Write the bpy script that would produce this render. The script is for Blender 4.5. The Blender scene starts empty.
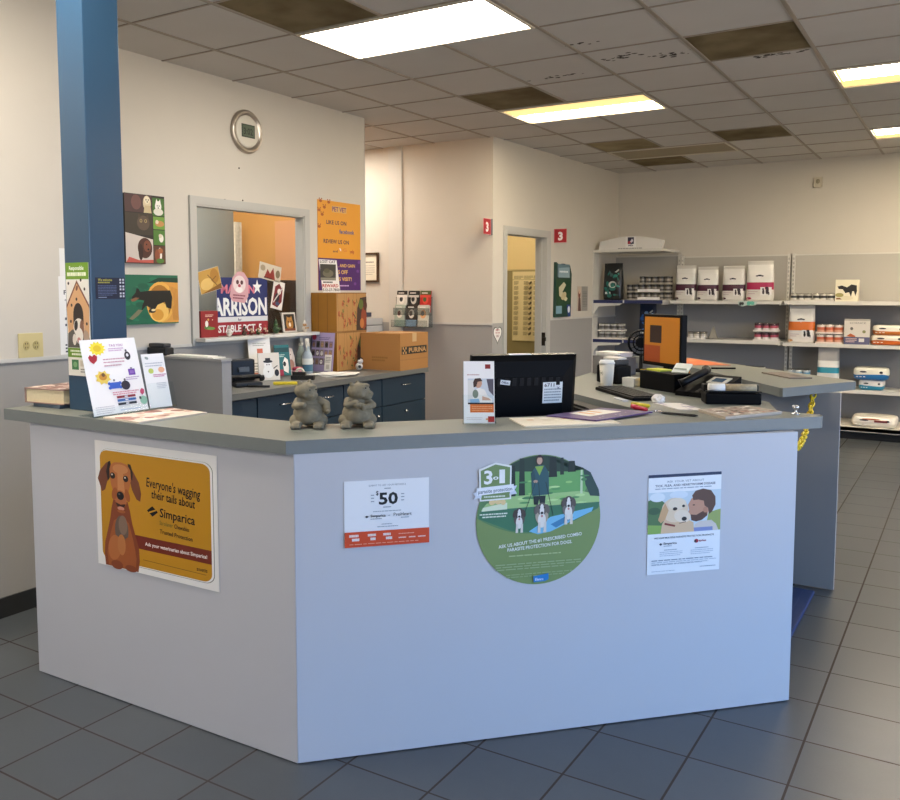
import bpy, bmesh, math, random
from mathutils import Vector, Matrix
random.seed(7)
SC = bpy.context.scene
COL = SC.collection
PI = math.pi

# ---------------------------------------------------------------- materials
def lin(c):
    c = c / 255.0
    return c / 12.92 if c <= 0.04045 else ((c + 0.055) / 1.055) ** 2.4

def rgb(h):
    h = h.lstrip('#')
    return tuple(lin(int(h[i:i + 2], 16)) for i in (0, 2, 4)) + (1.0,)

MATS = {}
def mat(hexc, rough=0.6, metal=0.0, noise=0.0, nscale=20.0, bump=0.0, spec=0.5, trans=0.0, alpha=1.0):
    key = (hexc, rough, metal, noise, nscale, bump, spec, trans, alpha)
    if key in MATS:
        return MATS[key]
    m = bpy.data.materials.new('paint_' + hexc.strip('#'))
    m.use_nodes = True
    nt = m.node_tree
    b = nt.nodes['Principled BSDF']
    b.inputs['Base Color'].default_value = rgb(hexc)
    b.inputs['Roughness'].default_value = rough
    b.inputs['Metallic'].default_value = metal
    b.inputs['Specular IOR Level'].default_value = spec
    if trans:
        b.inputs['Transmission Weight'].default_value = trans
        b.inputs['IOR'].default_value = 1.3
    if alpha < 1.0:
        b.inputs['Alpha'].default_value = alpha
    if noise or bump:
        tc = nt.nodes.new('ShaderNodeTexCoord')
        nz = nt.nodes.new('ShaderNodeTexNoise')
        nz.inputs['Scale'].default_value = nscale
        nz.inputs['Detail'].default_value = 5
        nt.links.new(tc.outputs['Object'], nz.inputs['Vector'])
        if noise:
            mx = nt.nodes.new('ShaderNodeMix'); mx.data_type = 'RGBA'
            c = rgb(hexc)
            mx.inputs[6].default_value = tuple(max(0, v * (1 - noise)) for v in c[:3]) + (1,)
            mx.inputs[7].default_value = tuple(min(1, v * (1 + noise)) for v in c[:3]) + (1,)
            nt.links.new(nz.outputs['Fac'], mx.inputs[0])
            nt.links.new(mx.outputs[2], b.inputs['Base Color'])
        if bump:
            bp = nt.nodes.new('ShaderNodeBump')
            bp.inputs['Strength'].default_value = bump
            bp.inputs['Distance'].default_value = 0.002
            nt.links.new(nz.outputs['Fac'], bp.inputs['Height'])
            nt.links.new(bp.outputs['Normal'], b.inputs['Normal'])
    MATS[key] = m
    return m

def glow(hexc, strength):
    key = ('glow', hexc, strength)
    if key in MATS:
        return MATS[key]
    m = bpy.data.materials.new('lamp_glow')
    m.use_nodes = True
    nt = m.node_tree
    b = nt.nodes['Principled BSDF']
    b.inputs['Base Color'].default_value = rgb(hexc)
    b.inputs['Emission Color'].default_value = rgb(hexc)
    b.inputs['Emission Strength'].default_value = strength
    MATS[key] = m
    return m

def glass(hexc='#ffffff', rough=0.02, ior=1.35):
    """Thin clear sheet: mostly lets light through, a little gloss."""
    key = ('glass', hexc, rough, ior)
    if key in MATS:
        return MATS[key]
    m = bpy.data.materials.new('clear_sheet')
    m.use_nodes = True
    nt = m.node_tree
    for n in list(nt.nodes):
        nt.nodes.remove(n)
    out = nt.nodes.new('ShaderNodeOutputMaterial')
    tr = nt.nodes.new('ShaderNodeBsdfTransparent'); tr.inputs['Color'].default_value = rgb(hexc)
    gl = nt.nodes.new('ShaderNodeBsdfGlossy'); gl.inputs['Roughness'].default_value = rough
    fr = nt.nodes.new('ShaderNodeFresnel'); ge = nt.nodes.new('ShaderNodeNewGeometry'); mi_ = nt.nodes.new('ShaderNodeMix'); mi_.inputs[2].default_value = ior; mi_.inputs[3].default_value = 1 / ior
    nt.links.new(ge.outputs['Backfacing'], mi_.inputs[0]); nt.links.new(mi_.outputs[0], fr.inputs['IOR'])
    mx = nt.nodes.new('ShaderNodeMixShader')
    nt.links.new(fr.outputs[0], mx.inputs[0]); nt.links.new(tr.outputs[0], mx.inputs[1]); nt.links.new(gl.outputs[0], mx.inputs[2])
    nt.links.new(mx.outputs[0], out.inputs['Surface'])
    MATS[key] = m
    return m

# ---------------------------------------------------------------- text outlines (built-in font)
_txt = {}
def text_polys(s, bold=0.0):
    key = (s, bold)
    if key in _txt:
        return _txt[key]
    cu = bpy.data.curves.new('lettering', 'FONT')
    cu.body = s; cu.resolution_u = 2; cu.offset = bold
    ob = bpy.data.objects.new('lettering', cu)
    COL.objects.link(ob)
    dg = bpy.context.evaluated_depsgraph_get()
    me = bpy.data.meshes.new_from_object(ob.evaluated_get(dg))
    vs = [(v.co.x, v.co.y) for v in me.vertices]
    fs = [tuple(p.vertices) for p in me.polygons]
    bpy.data.objects.remove(ob); bpy.data.curves.remove(cu); bpy.data.meshes.remove(me)
    if vs:
        x0 = min(v[0] for v in vs); x1 = max(v[0] for v in vs)
        y0 = min(v[1] for v in vs); y1 = max(v[1] for v in vs)
    else:
        x0 = x1 = y0 = y1 = 0
    _txt[key] = (vs, fs, x0, x1, y0, y1)
    return _txt[key]

# ---------------------------------------------------------------- flat printed artwork
class Art:
    """2D shapes, later printed onto a surface.  Input pixels (x right, y down) -> metres."""
    def __init__(self, sx=1.0, sy=None, ox=0.0, oy=0.0):
        self.sx = sx; self.sy = sx if sy is None else sy; self.ox = ox; self.oy = oy
        self.items = []          # (polys [(pts, faces)], hex, layer)
        self.k = 0
    def T(self, x, y):
        return ((x - self.ox) * self.sx, (self.oy - y) * self.sy)
    def add(self, pts, faces, col):
        self.k += 1
        self.items.append((pts, faces, col, self.k))
    def poly(self, pts, col):
        p = [self.T(*q) for q in pts]
        self.add(p, [tuple(range(len(p)))], col)
    def rect(self, x0, y0, x1, y1, col):
        self.poly([(x0, y0), (x1, y0), (x1, y1), (x0, y1)], col)
    def rrect(self, x0, y0, x1, y1, r, col, n=6):
        pts = []
        for cx, cy, a in ((x1 - r, y0 + r, -90), (x1 - r, y1 - r, 0), (x0 + r, y1 - r, 90), (x0 + r, y0 + r, 180)):
            for i in range(n + 1):
                t = math.radians(a + 90 * i / n)
                pts.append((cx + r * math.cos(t), cy + r * math.sin(t)))
        self.poly(pts, col)
    def ell(self, cx, cy, rx, ry, col, rot=0, n=22):
        c, s = math.cos(math.radians(rot)), math.sin(math.radians(rot))
        pts = []
        for i in range(n):
            t = 2 * PI * i / n
            a, b = rx * math.cos(t), ry * math.sin(t)
            pts.append((cx + a * c - b * s, cy + a * s + b * c))
        self.poly(pts, col)
    def line(self, x0, y0, x1, y1, w, col):
        dx, dy = x1 - x0, y1 - y0
        L = math.hypot(dx, dy) or 1
        nx, ny = -dy / L * w / 2, dx / L * w / 2
        self.poly([(x0 + nx, y0 + ny), (x1 + nx, y1 + ny), (x1 - nx, y1 - ny), (x0 - nx, y0 - ny)], col)
    def text(self, s, x0, x1, ybase, h, col, bold=0.0, rot=0):
        """fit s between x0 and x1, letters h tall (caps), baseline ybase."""
        vs, fs, a, b, c, d = text_polys(s, bold)
        if b <= a:
            return
        cap = 0.73
        fx = (x1 - x0) / (b - a); fy = h / cap
        cr, sr = math.cos(math.radians(rot)), math.sin(math.radians(rot))
        pts = []
        for x, y in vs:
            px, py = (x - a) * fx, -y * fy
            pts.append(self.T(x0 + px * cr - py * sr, ybase + px * sr + py * cr))
        self.add(pts, fs, col)
    def lines(self, x0, x1, y, n, dy, h, col, seed=1):
        """rows of print too small to read"""
        r = random.Random(seed)
        for i in range(n):
            x = x0; yy = y + i * dy
            end = x1 - (r.random() * 0.25 * (x1 - x0) if i == n - 1 else 0)
            while x < end:
                w = (x1 - x0) * (0.04 + 0.09 * r.random())
                self.rect(x, yy, min(x + w, end), yy + h, col)
                x += w + (x1 - x0) * 0.015

# ---------------------------------------------------------------- mesh builder
class MB:
    def __init__(self):
        self.v = []; self.f = []; self.m = []; self.mats = []; self.smooth = []
    def mi(self, m):
        if m not in self.mats:
            self.mats.append(m)
        return self.mats.index(m)
    def face(self, pts, m, smooth=False):
        b = len(self.v)
        self.v += [tuple(p) for p in pts]
        self.f.append(tuple(range(b, b + len(pts)))); self.m.append(self.mi(m)); self.smooth.append(smooth)
    def grid(self, rows, m, close_u=False, smooth=True, caps=(False, False)):
        """rows of equal length point lists; m material or list per band"""
        b = len(self.v); n = len(rows[0])
        for r in rows:
            self.v += [tuple(p) for p in r]
        for i in range(len(rows) - 1):
            mm = m[i] if isinstance(m, (list, tuple)) else m
            k = self.mi(mm)
            for j in range(n if close_u else n - 1):
                j2 = (j + 1) % n
                self.f.append((b + i * n + j, b + i * n + j2, b + (i + 1) * n + j2, b + (i + 1) * n + j))
                self.m.append(k); self.smooth.append(smooth)
        ml = m if isinstance(m, (list, tuple)) else [m]
        if caps[0]:
            self.f.append(tuple(b + j for j in reversed(range(n)))); self.m.append(self.mi(ml[0])); self.smooth.append(False)
        if caps[1]:
            o = b + (len(rows) - 1) * n
            self.f.append(tuple(o + j for j in range(n))); self.m.append(self.mi(ml[-1])); self.smooth.append(False)
    def box(self, x0, x1, y0, y1, z0, z1, m, M=None, bevel=0.0):
        """m: material, or dict with keys '-x +x -y +y -z +z' and 'd' default"""
        if bevel:
            bm = bmesh.new()
            bmesh.ops.create_cube(bm, size=1.0)
            bmesh.ops.scale(bm, vec=(x1 - x0, y1 - y0, z1 - z0), verts=bm.verts)
            bmesh.ops.translate(bm, vec=((x0 + x1) / 2, (y0 + y1) / 2, (z0 + z1) / 2), verts=bm.verts)
            bmesh.ops.bevel(bm, geom=list(bm.edges), offset=bevel, segments=2, affect='EDGES', profile=0.6)
            self.bm(bm, m, M)
            return
        p = [Vector((x, y, z)) for x in (x0, x1) for y in (y0, y1) for z in (z0, z1)]
        if M is not None:
            p = [M @ q for q in p]
        F = {'-x': (0, 1, 3, 2), '+x': (4, 6, 7, 5), '-y': (0, 4, 5, 1), '+y': (2, 3, 7, 6), '-z': (0, 2, 6, 4), '+z': (1, 5, 7, 3)}
        for k, idx in F.items():
            mm = m.get(k, m['d']) if isinstance(m, dict) else m
            self.face([p[i] for i in idx], mm)
    def bm(self, bm, m, M=None, smooth=False):
        b = len(self.v)
        bm.verts.index_update()
        for v in bm.verts:
            q = M @ v.co if M is not None else v.co
            self.v.append(tuple(q))
        k = self.mi(m)
        for f in bm.faces:
            self.f.append(tuple(b + v.index for v in f.verts)); self.m.append(k); self.smooth.append(smooth)
        bm.free()
    def prism(self, poly, z0, z1, m, mtop=None, medge=None):
        """vertical prism from an XY polygon (counter-clockwise)"""
        n = len(poly)
        self.face([(x, y, z1) for x, y in poly], mtop or m)
        self.face([(x, y, z0) for x, y in reversed(poly)], m)
        for i in range(n):
            a, c = poly[i], poly[(i + 1) % n]
            self.face([(a[0], a[1], z0), (c[0], c[1], z0), (c[0], c[1], z1), (a[0], a[1], z1)], medge or m)
    def tube(self, pts, r, m, n=10, caps=True):
        pts = [Vector(p) for p in pts]
        rs = r if isinstance(r, (list, tuple)) else [r] * len(pts)
        rows = []
        up = Vector((0, 0, 1))
        for i, p in enumerate(pts):
            d = (pts[min(i + 1, len(pts) - 1)] - pts[max(i - 1, 0)]).normalized()
            a = d.cross(up)
            if a.length < 1e-3:
                a = d.cross(Vector((1, 0, 0)))
            a.normalize(); b = d.cross(a)
            rows.append([p + (a * math.cos(2 * PI * j / n) + b * math.sin(2 * PI * j / n)) * rs[i] for j in range(n)])
        self.grid(rows, m, close_u=True, caps=(caps, caps))
    def lathe(self, prof, m, cx=0, cy=0, n=20, smooth=True, caps=(True, True)):
        rows = [[(cx + r * math.cos(2 * PI * j / n), cy + r * math.sin(2 * PI * j / n), z) for j in range(n)] for r, z in prof]
        self.grid(rows, m, close_u=True, smooth=smooth, caps=caps)
    def sphere(self, c, r, m, M=None, seg=16, ring=10):
        bm = bmesh.new()
        bmesh.ops.create_uvsphere(bm, u_segments=seg, v_segments=ring, radius=1.0)
        rr = r if isinstance(r, (tuple, list)) else (r, r, r)
        T = Matrix.Translation(Vector(c)) @ (M if M is not None else Matrix.Identity(4)) @ Matrix.Diagonal((*rr, 1))
        self.bm(bm, m, T, smooth=True)
    def torus(self, c, R, r, m, M=None, nu=20, nv=8, sx=1.0):
        T = Matrix.Translation(Vector(c)) @ (M if M is not None else Matrix.Identity(4))
        rows = []
        for i in range(nu + 1):
            a = 2 * PI * i / nu
            rows.append([T @ Vector(((R + r * math.cos(2 * PI * j / nv)) * math.cos(a) * sx, (R + r * math.cos(2 * PI * j / nv)) * math.sin(a), r * math.sin(2 * PI * j / nv))) for j in range(nv)])
        self.grid(rows, m, close_u=True)
    def art(self, art, M=None, fn=None, rough=0.5, gap=0.000025):
        """print artwork: local (u, v) -> M @ (u, v, h); fn maps (u, v, h) to a curved surface"""
        for pts, faces, col, k in art.items:
            mm = mat(col, rough)
            idx = self.mi(mm)
            b = len(self.v)
            h = gap * (2 + k)
            for u, v in pts:
                q = fn(u, v, h) if fn else Vector((u, v, h))
                if M is not None:
                    q = M @ Vector(q)
                self.v.append(tuple(q))
            for f in faces:
                self.f.append(tuple(b + i for i in f)); self.m.append(idx); self.smooth.append(False)
    def mesh(self, name):
        me = bpy.data.meshes.new(name)
        me.from_pydata(self.v, [], self.f)
        for m in self.mats:
            me.materials.append(m)
        me.polygons.foreach_set('material_index', self.m)
        me.polygons.foreach_set('use_smooth', self.smooth)
        me.update()
        return me

def weld(me, dist=1e-5):
    bm = bmesh.new(); bm.from_mesh(me)
    bmesh.ops.remove_doubles(bm, verts=bm.verts, dist=dist)
    bm.to_mesh(me); bm.free()

# ---------------------------------------------------------------- objects
def tag(o, label, cat, group=None):
    o['label'] = label; o['category'] = cat
    if group:
        o['group'] = group
    return o
def thing(name, label, cat, loc=(0, 0, 0), rz=0.0, group=None, M=None):
    o = bpy.data.objects.new(name, None)
    o.empty_display_size = 0.05
    COL.objects.link(o)
    if M is not None:
        o.matrix_world = M
    else:
        o.location = loc; o.rotation_euler = (0, 0, rz)
    return tag(o, label, cat, group)
def part(parent, name, mb, label=None, kind=None):
    o = bpy.data.objects.new(name, mb.mesh(name))
    COL.objects.link(o)
    o.parent = parent
    if label:
        o['label'] = label
    if kind:
        o['kind'] = kind
    return o
def single(name, label, cat, mb, loc=(0, 0, 0), rz=0.0, group=None, M=None):
    o = bpy.data.objects.new(name, mb.mesh(name))
    COL.objects.link(o)
    if M is not None:
        o.matrix_world = M
    else:
        o.location = loc; o.rotation_euler = (0, 0, rz)
    return tag(o, label, cat, group)
def struct(name, mb, parent=None):
    o = bpy.data.objects.new(name, mb.mesh(name))
    COL.objects.link(o)
    if parent:
        o.parent = parent
    else:
        o['kind'] = 'structure'
    return o
def copy_tree(o, parent=None):
    c = o.copy(); COL.objects.link(c)
    if parent is not None:
        c.parent = parent
    for ch in list(o.children):
        copy_tree(ch, c)
    return c
def frame(o, U, V):
    """matrix with x=U, y=V, z=U x V at o"""
    U = Vector(U).normalized(); V = Vector(V).normalized(); N = U.cross(V)
    M = Matrix.Identity(4)
    for i in range(3):
        M[i][0] = U[i]; M[i][1] = V[i]; M[i][2] = N[i]; M[i][3] = o[i]
    return M
def rotM(ax, deg):
    return Matrix.Rotation(math.radians(deg), 4, ax)
def sheet(w, h, t, art, m, edge=None):
    """flat board w x h, t thick, printed on its +z face"""
    mb = MB()
    mb.box(0, w, 0, h, 0, t, {'d': edge or m, '+z': m})
    if art is not None:
        mb.art(art, Matrix.Translation((0, 0, t)))
    return mb
WHITE = '#f2f2f0'
UX, UY, UZ = (1, 0, 0), (0, 1, 0), (0, 0, 1)
DD = (0.699, 0.715, 0.0)          # run of the angled counter front
LAMP_S = 17.5
SKY_S = 6.9
EXPO = 0.27
# glazing spans measured along each wall (right wall: -y, front wall: -x)
SIDE_SPANS = [(-5.2, -3.6), (-3.5, -1.9), (-1.8, -0.2), (-0.1, 1.5)]
FRONT_SPANS = []
# ================================================================= SETTING
HC = 2.946
GX, GY, GP = -3.911, 3.2054, 0.6096          # ceiling grid
WALL = mat('#d0c9bc', 0.75, noise=0.02, nscale=6, bump=0.05)
WALLLOW = mat('#a29f9a', 0.7, noise=0.02, nscale=6, bump=0.05)
RAIL = mat('#c9c6bf', 0.5)
TRIM = mat('#b9b7b0', 0.45)
DARKBASE = mat('#2b2c2c', 0.35)
X0R, X1R, Y0R, Y1R = -7.2, 3.6, -4.6, 10.40

def tile_floor_mat():
    m = bpy.data.materials.new('slate_floor_tile'); m.use_nodes = True
    nt = m.node_tree; N = nt.nodes; L = nt.links
    b = N['Principled BSDF']
    tc = N.new('ShaderNodeTexCoord'); sep = N.new('ShaderNodeSeparateXYZ')
    L.new(tc.outputs['Object'], sep.inputs[0])
    def math_(op, a, c=None):
        n = N.new('ShaderNodeMath'); n.operation = op
        for i, s in enumerate((a, c)):
            if s is None: continue
            if isinstance(s, (int, float)): n.inputs[i].default_value = s
            else: L.new(s, n.inputs[i])
        return n.outputs[0]
    def axis(s, off, p, w):
        t = math_('DIVIDE', math_('SUBTRACT', s, off), p)
        fl = math_('FLOOR', t); fr = math_('SUBTRACT', t, fl)
        d = math_('MINIMUM', fr, math_('SUBTRACT', 1.0, fr))
        return fl, math_('LESS_THAN', d, w / p)
    fx, gx = axis(sep.outputs[0], -0.417, 0.3046, 0.0038)
    fy, gy = axis(sep.outputs[1], 1.7985, 0.3062, 0.0033)
    gr = math_('MAXIMUM', gx, gy)
    cmb = N.new('ShaderNodeCombineXYZ'); L.new(fx, cmb.inputs[0]); L.new(fy, cmb.inputs[1])
    wn = N.new('ShaderNodeTexWhiteNoise'); wn.noise_dimensions = '3D'; L.new(cmb.outputs[0], wn.inputs['Vector'])
    nz = N.new('ShaderNodeTexNoise'); nz.inputs['Scale'].default_value = 9; nz.inputs['Detail'].default_value = 8; nz.inputs['Roughness'].default_value = 0.7
    L.new(tc.outputs['Object'], nz.inputs['Vector'])
    sp = N.new('ShaderNodeTexNoise'); sp.inputs['Scale'].default_value = 160; sp.inputs['Detail'].default_value = 2
    L.new(tc.outputs['Object'], sp.inputs['Vector'])
    f = math_('ADD', math_('ADD', math_('MULTIPLY', wn.outputs['Value'], 0.30), math_('MULTIPLY', nz.outputs['Fac'], 0.45)), math_('MULTIPLY', sp.outputs['Fac'], 0.25))
    mx = N.new('ShaderNodeMix'); mx.data_type = 'RGBA'
    mx.inputs[6].default_value = rgb('#3e4347'); mx.inputs[7].default_value = rgb('#595d60')
    L.new(f, mx.inputs[0])
    m2 = N.new('ShaderNodeMix'); m2.data_type = 'RGBA'
    L.new(gr, m2.inputs[0]); L.new(mx.outputs[2], m2.inputs[6]); m2.inputs[7].default_value = rgb('#3a2f28')
    L.new(m2.outputs[2], b.inputs['Base Color'])
    r = math_('ADD', 0.27, math_('MULTIPLY', nz.outputs['Fac'], 0.08))
    r2 = math_('MAXIMUM', r, math_('MULTIPLY', gr, 0.8))
    L.new(r2, b.inputs['Roughness'])
    bp = N.new('ShaderNodeBump'); bp.inputs['Strength'].default_value = 0.35; bp.inputs['Distance'].default_value = 0.003
    hgt = math_('SUBTRACT', math_('MULTIPLY', nz.outputs['Fac'], 0.08), math_('MULTIPLY', gr, 0.6))
    L.new(hgt, bp.inputs['Height']); L.new(bp.outputs['Normal'], b.inputs['Normal'])
    return m

def ceiling_tile_mat(base, dark, amount, name):
    """mineral-fibre tile with pin holes; amount = how far a water stain covers it"""
    m = bpy.data.materials.new(name); m.use_nodes = True
    nt = m.node_tree; N = nt.nodes; L = nt.links
    b = N['Principled BSDF']; b.inputs['Roughness'].default_value = 0.9; b.inputs['Specular IOR Level'].default_value = 0.1
    tc = N.new('ShaderNodeTexCoord')
    nz = N.new('ShaderNodeTexNoise'); nz.inputs['Scale'].default_value = 3.2; nz.inputs['Detail'].default_value = 6
    L.new(tc.outputs['Object'], nz.inputs['Vector'])
    mr = N.new('ShaderNodeMapRange'); mr.inputs[1].default_value = 0.35; mr.inputs[2].default_value = 0.65
    mr.inputs[3].default_value = max(0.0, amount - 0.35); mr.inputs[4].default_value = min(1.0, amount + 0.35)
    if amount <= 0: mr.inputs[3].default_value = 0; mr.inputs[4].default_value = 0.12
    L.new(nz.outputs['Fac'], mr.inputs[0])
    mx = N.new('ShaderNodeMix'); mx.data_type = 'RGBA'
    mx.inputs[6].default_value = rgb(base); mx.inputs[7].default_value = rgb(dark)
    L.new(mr.outputs[0], mx.inputs[0]); L.new(mx.outputs[2], b.inputs['Base Color'])
    pn = N.new('ShaderNodeTexNoise'); pn.inputs['Scale'].default_value = 140
    L.new(tc.outputs['Object'], pn.inputs['Vector'])
    bp = N.new('ShaderNodeBump'); bp.inputs['Strength'].default_value = 0.25; bp.inputs['Distance'].default_value = 0.004
    L.new(pn.outputs['Fac'], bp.inputs['Height']); L.new(bp.outputs['Normal'], b.inputs['Normal'])
    return m

# ---- floor
mb = MB(); mb.box(X0R, X1R, Y0R, Y1R, -0.06, 0.0, tile_floor_mat()); struct('floor', mb)

# ---- ceiling: lights sit in these cells (i, j), two cells wide
LIGHTS = [(1, 1), (1, 5), (1, 9), (5, 5), (5, 9), (1, -3), (1, -7), (1, -11), (-7, 1), (-4, 5), (-3, 2), (9, 5), (9, 9), (-3, 9)]  # out-of-view ones follow the grid; some added to brighten counter front and office
LC = {(i + a, j) for i, j in LIGHTS for a in (0, 1)}
STAIN = {(1, 0): 0.95, (1, 4): 0.9, (4, 3): 1.0, (3, 8): 0.9, (1, 8): 0.75, (1, 10): 1.0}
TILE = ceiling_tile_mat('#c8c4c0', '#b2aba3', 0, 'ceiling_tile')
TS = ceiling_tile_mat('#8a7c60', '#5c4f38', 0.5, 'water_stained_tile')
TS2 = ceiling_tile_mat('#a39678', '#7a6c50', 0.45, 'lightly_stained_tile')
SPOT = mat('#3c352c', 0.9)
mb = MB(); tb = MB(); TBAR = mat('#9a8f82', 0.5)
i0, i1 = math.floor((X0R - GX) / GP), math.ceil((X1R - GX) / GP)
j0, j1 = math.floor((Y0R - GY) / GP), math.ceil((Y1R - GY) / GP)
cx_ = lambda i: min(max(GX + i * GP, X0R), X1R)
cy_ = lambda j: min(max(GY + j * GP, Y0R), Y1R)
for i in range(i0, i1):
    for j in range(j0, j1):
        xa, xb, ya, yb = cx_(i), cx_(i + 1), cy_(j), cy_(j + 1)
        if (i, j) not in LC:
            s = STAIN.get((i, j), 0)
            m = TS if s > 0.8 else TS2 if s > 0 else TILE
            mb.face([(xa, ya, HC), (xa, yb, HC), (xb, yb, HC), (xb, ya, HC)], m)
        w = 0.011
        if not ((i, j) in LC and (i - 1, j) in LC and (min(i, i - 1), j) in LIGHTS) :
            tb.box(xa - w, xa + w, ya, yb, HC - 0.006, HC - 0.0005, TBAR)
        tb.box(xa, xb, ya - w * 0.6, ya + w * 0.6, HC - 0.0055, HC - 0.0006, TBAR)
mb.box(X0R, X1R, Y0R, Y1R, HC + 0.16, HC + 0.22, mat('#8a857c', 0.9))
# blotches of mould on two tiles
r = random.Random(4)
for (u, v, sx, sy, n) in ((-1.93, 5.26, .12, .05, 26), (-1.66, 5.36, .10, .05, 22), (-2.42, 5.5, .16, .03, 16), (-1.05, 5.70, .18, .03, 26), (-2.0, 4.85, .1, .04, 8)):
    for k in range(n):
        px, py, q = u + r.gauss(0, sx * .5), v + r.gauss(0, sy * .5), 0.004 + 0.011 * r.random()
        pts = [(px + q * (0.6 + .6 * r.random()) * math.cos(a) * 1.5, py - q * (0.6 + .6 * r.random()) * math.sin(a), HC - 0.0004) for a in [2 * PI * t / 8 for t in range(8)]]
        mb.face(pts, SPOT)
ceil = struct('ceiling', mb)
struct('ceiling_grid', tb, ceil)

# ---- ceiling lights
PAN = mat('#e8e4da', 0.5)
FRM = mat('#c8bfae', 0.45)
LABELS = {(1, 1): 'big bright ceiling light panel nearest the camera, above the reception counter',
          (1, 5): 'yellowish lit ceiling light panel in front of the exam room corner, middle of the ceiling',
          (1, 9): 'unlit dim ceiling light panel between stained tiles near the back wall',
          (5, 5): 'lit ceiling light panel at the right edge, nearer of the two there',
          (5, 9): 'small lit ceiling light panel at the right edge, nearest the back wall'}
def ceiling_light(i, j):
    x0 = GX + i * GP; y0 = GY + j * GP
    W, D = 2 * GP, GP
    on = (i, j) != (1, 9)
    t = thing('ceiling_light', LABELS.get((i, j), 'lit rectangular ceiling light panel outside the photograph'), 'ceiling light', (x0 + W / 2, y0 + D / 2, HC - 0.006), 0, 'ceiling light panels')
    a, b = W / 2, D / 2
    f = MB(); w = 0.028
    for (xa, xb, ya, yb) in ((-a + .012, a - .012, -b + .012, -b + w), (-a + .012, a - .012, b - w, b - .012), (-a + .012, -a + w, -b + w, b - w), (a - w, a - .012, -b + w, b - w)):
        f.box(xa, xb, ya, yb, -0.006, 0.02, FRM)
    part(t, 'frame', f)
    h = MB()
    h.box(-a + .012, a - .012, -b + .012, b - .012, 0.10, 0.11, PAN)
    for (xa, xb, ya, yb) in ((-a + .012, a - .012, -b + .010, -b + .014), (-a + .012, a - .012, b - .014, b - .010), (-a + .010, -a + .014, -b, b), (a - .014, a - .010, -b, b)):
        h.box(xa, xb, ya, yb, 0.0, 0.11, PAN)
    part(t, 'housing', h)
    d = MB()
    if on:
        if (i, j) in {(1, 1), (-4, 5), (-3, 2), (-3, 9), (1, -3), (1, -7), (1, -11)}:
            d.box(-a + w, a - w, -b + w, b - w, 0.004, 0.012, LAMP_HI)
            part(t, 'diffuser', d, 'glowing white diffuser')
        else:
            d.box(-a + w, a - w, -b + w, b - w, 0.004, 0.012, LAMP_LO)
            part(t, 'diffuser', d, 'amber glowing diffuser')
            s = MB()
            ya, yb = ((0.0, b - w - .02) if j == 5 and i == 1 else (-b + w + .02, 0.06))
            s.box(-a + w + .02, a - w - .02, ya, yb, 0.001, 0.004, LAMP_ST)
            part(t, 'tube_glow', s, 'white hot strip under the working tubes')
    else:
        d.box(-a + w, a - w, -b + w, b - w, 0.004, 0.012, mat('#8d7f62', 0.5))
        part(t, 'diffuser', d, 'yellowed unlit diffuser')
    return t
LAMP_HI = glow('#fff6ea', LAMP_S)
LAMP_LO = glow('#f4d48a', 1.05)
LAMP_ST = glow('#ffeed2', LAMP_S * 2.0)
for ij in LIGHTS:
    ceiling_light(*ij)

# ---- walls: two-tone paint split at the chair rail
def wall_box(mb, x0, x1, y0, y1, z0=0.0, z1=HC + 0.16, split=1.19, lo=None, hi=None):
    lo = lo or WALLLOW; hi = hi or WALL
    if z0 < split:
        mb.box(x0, x1, y0, y1, z0, min(split, z1), lo)
    if z1 > split:
        mb.box(x0, x1, y0, y1, max(split, z0), z1, hi)
XL, XW, XE = -3.753, -4.376, -3.83
YW2, YB = 7.27, 10.36
# near left wall (with the outlet), jogging back to the window wall
mb = MB(); wall_box(mb, XL - 0.12, XL, Y0R, 2.9, split=1.185); wall_box(mb, XW - 0.15, XL - 0.12, 2.78, 2.9, split=1.155)
wl = struct('wall_left', mb)
rl = MB(); rl.box(XL, XL + 0.008, Y0R, 2.9, 1.178, 1.196, RAIL); struct('chair_rail', rl, wl)
bb = MB()
y = Y0R
while y < 2.89:
    bb.box(XL, XL + 0.010, y + 0.002, min(y + 0.302, 2.9), 0.0, 0.094, DARKBASE); y += 0.3062
bb.box(XL, XL + 0.009, Y0R, 2.9, 0.0, 0.092, mat('#6d6a66', 0.8))
struct('baseboard_left', bb)
# wall with the interior window
WY0, WY1, WZ0, WZ1 = 4.05, 5.143, 1.195, 2.078
mb = MB()
wall_box(mb, XW - 0.07, XW, 2.9, WY0, split=1.15)
wall_box(mb, XW - 0.07, XW, WY1, 5.935, split=1.15)
wall_box(mb, XW - 0.07, XW, WY0, WY1, 0.0, WZ0, split=1.15)
wall_box(mb, XW - 0.07, XW, WY0, WY1, WZ1, HC + 0.16, split=1.15)
ww = struct('wall_office', mb)
rl = MB(); rl.box(XW, XW + 0.008, 2.9, 4.0, 1.142, 1.16, RAIL); rl.box(XW - .07, XW + 0.004, 5.935, 5.939, 0.0, 2.94, RAIL); struct('chair_rail', rl, ww)
for k, (yy, zz) in enumerate(((4.47, 2.36), (4.50, 2.14), (4.33, 2.13))):
    h = MB(); h.lathe([(0.006, 0), (0.005, 0.003), (0.0, 0.0035)], mat('#4a4238', 0.7), n=10)
    single('screw_hole', ['dark screw head in the wall below the clock', 'dark screw head just above the middle of the office window frame', 'dark screw head just above the left half of the office window frame'][k], 'screw', h, M=Matrix.Translation((XW, yy, zz)) @ rotM('Y', 90))
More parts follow.
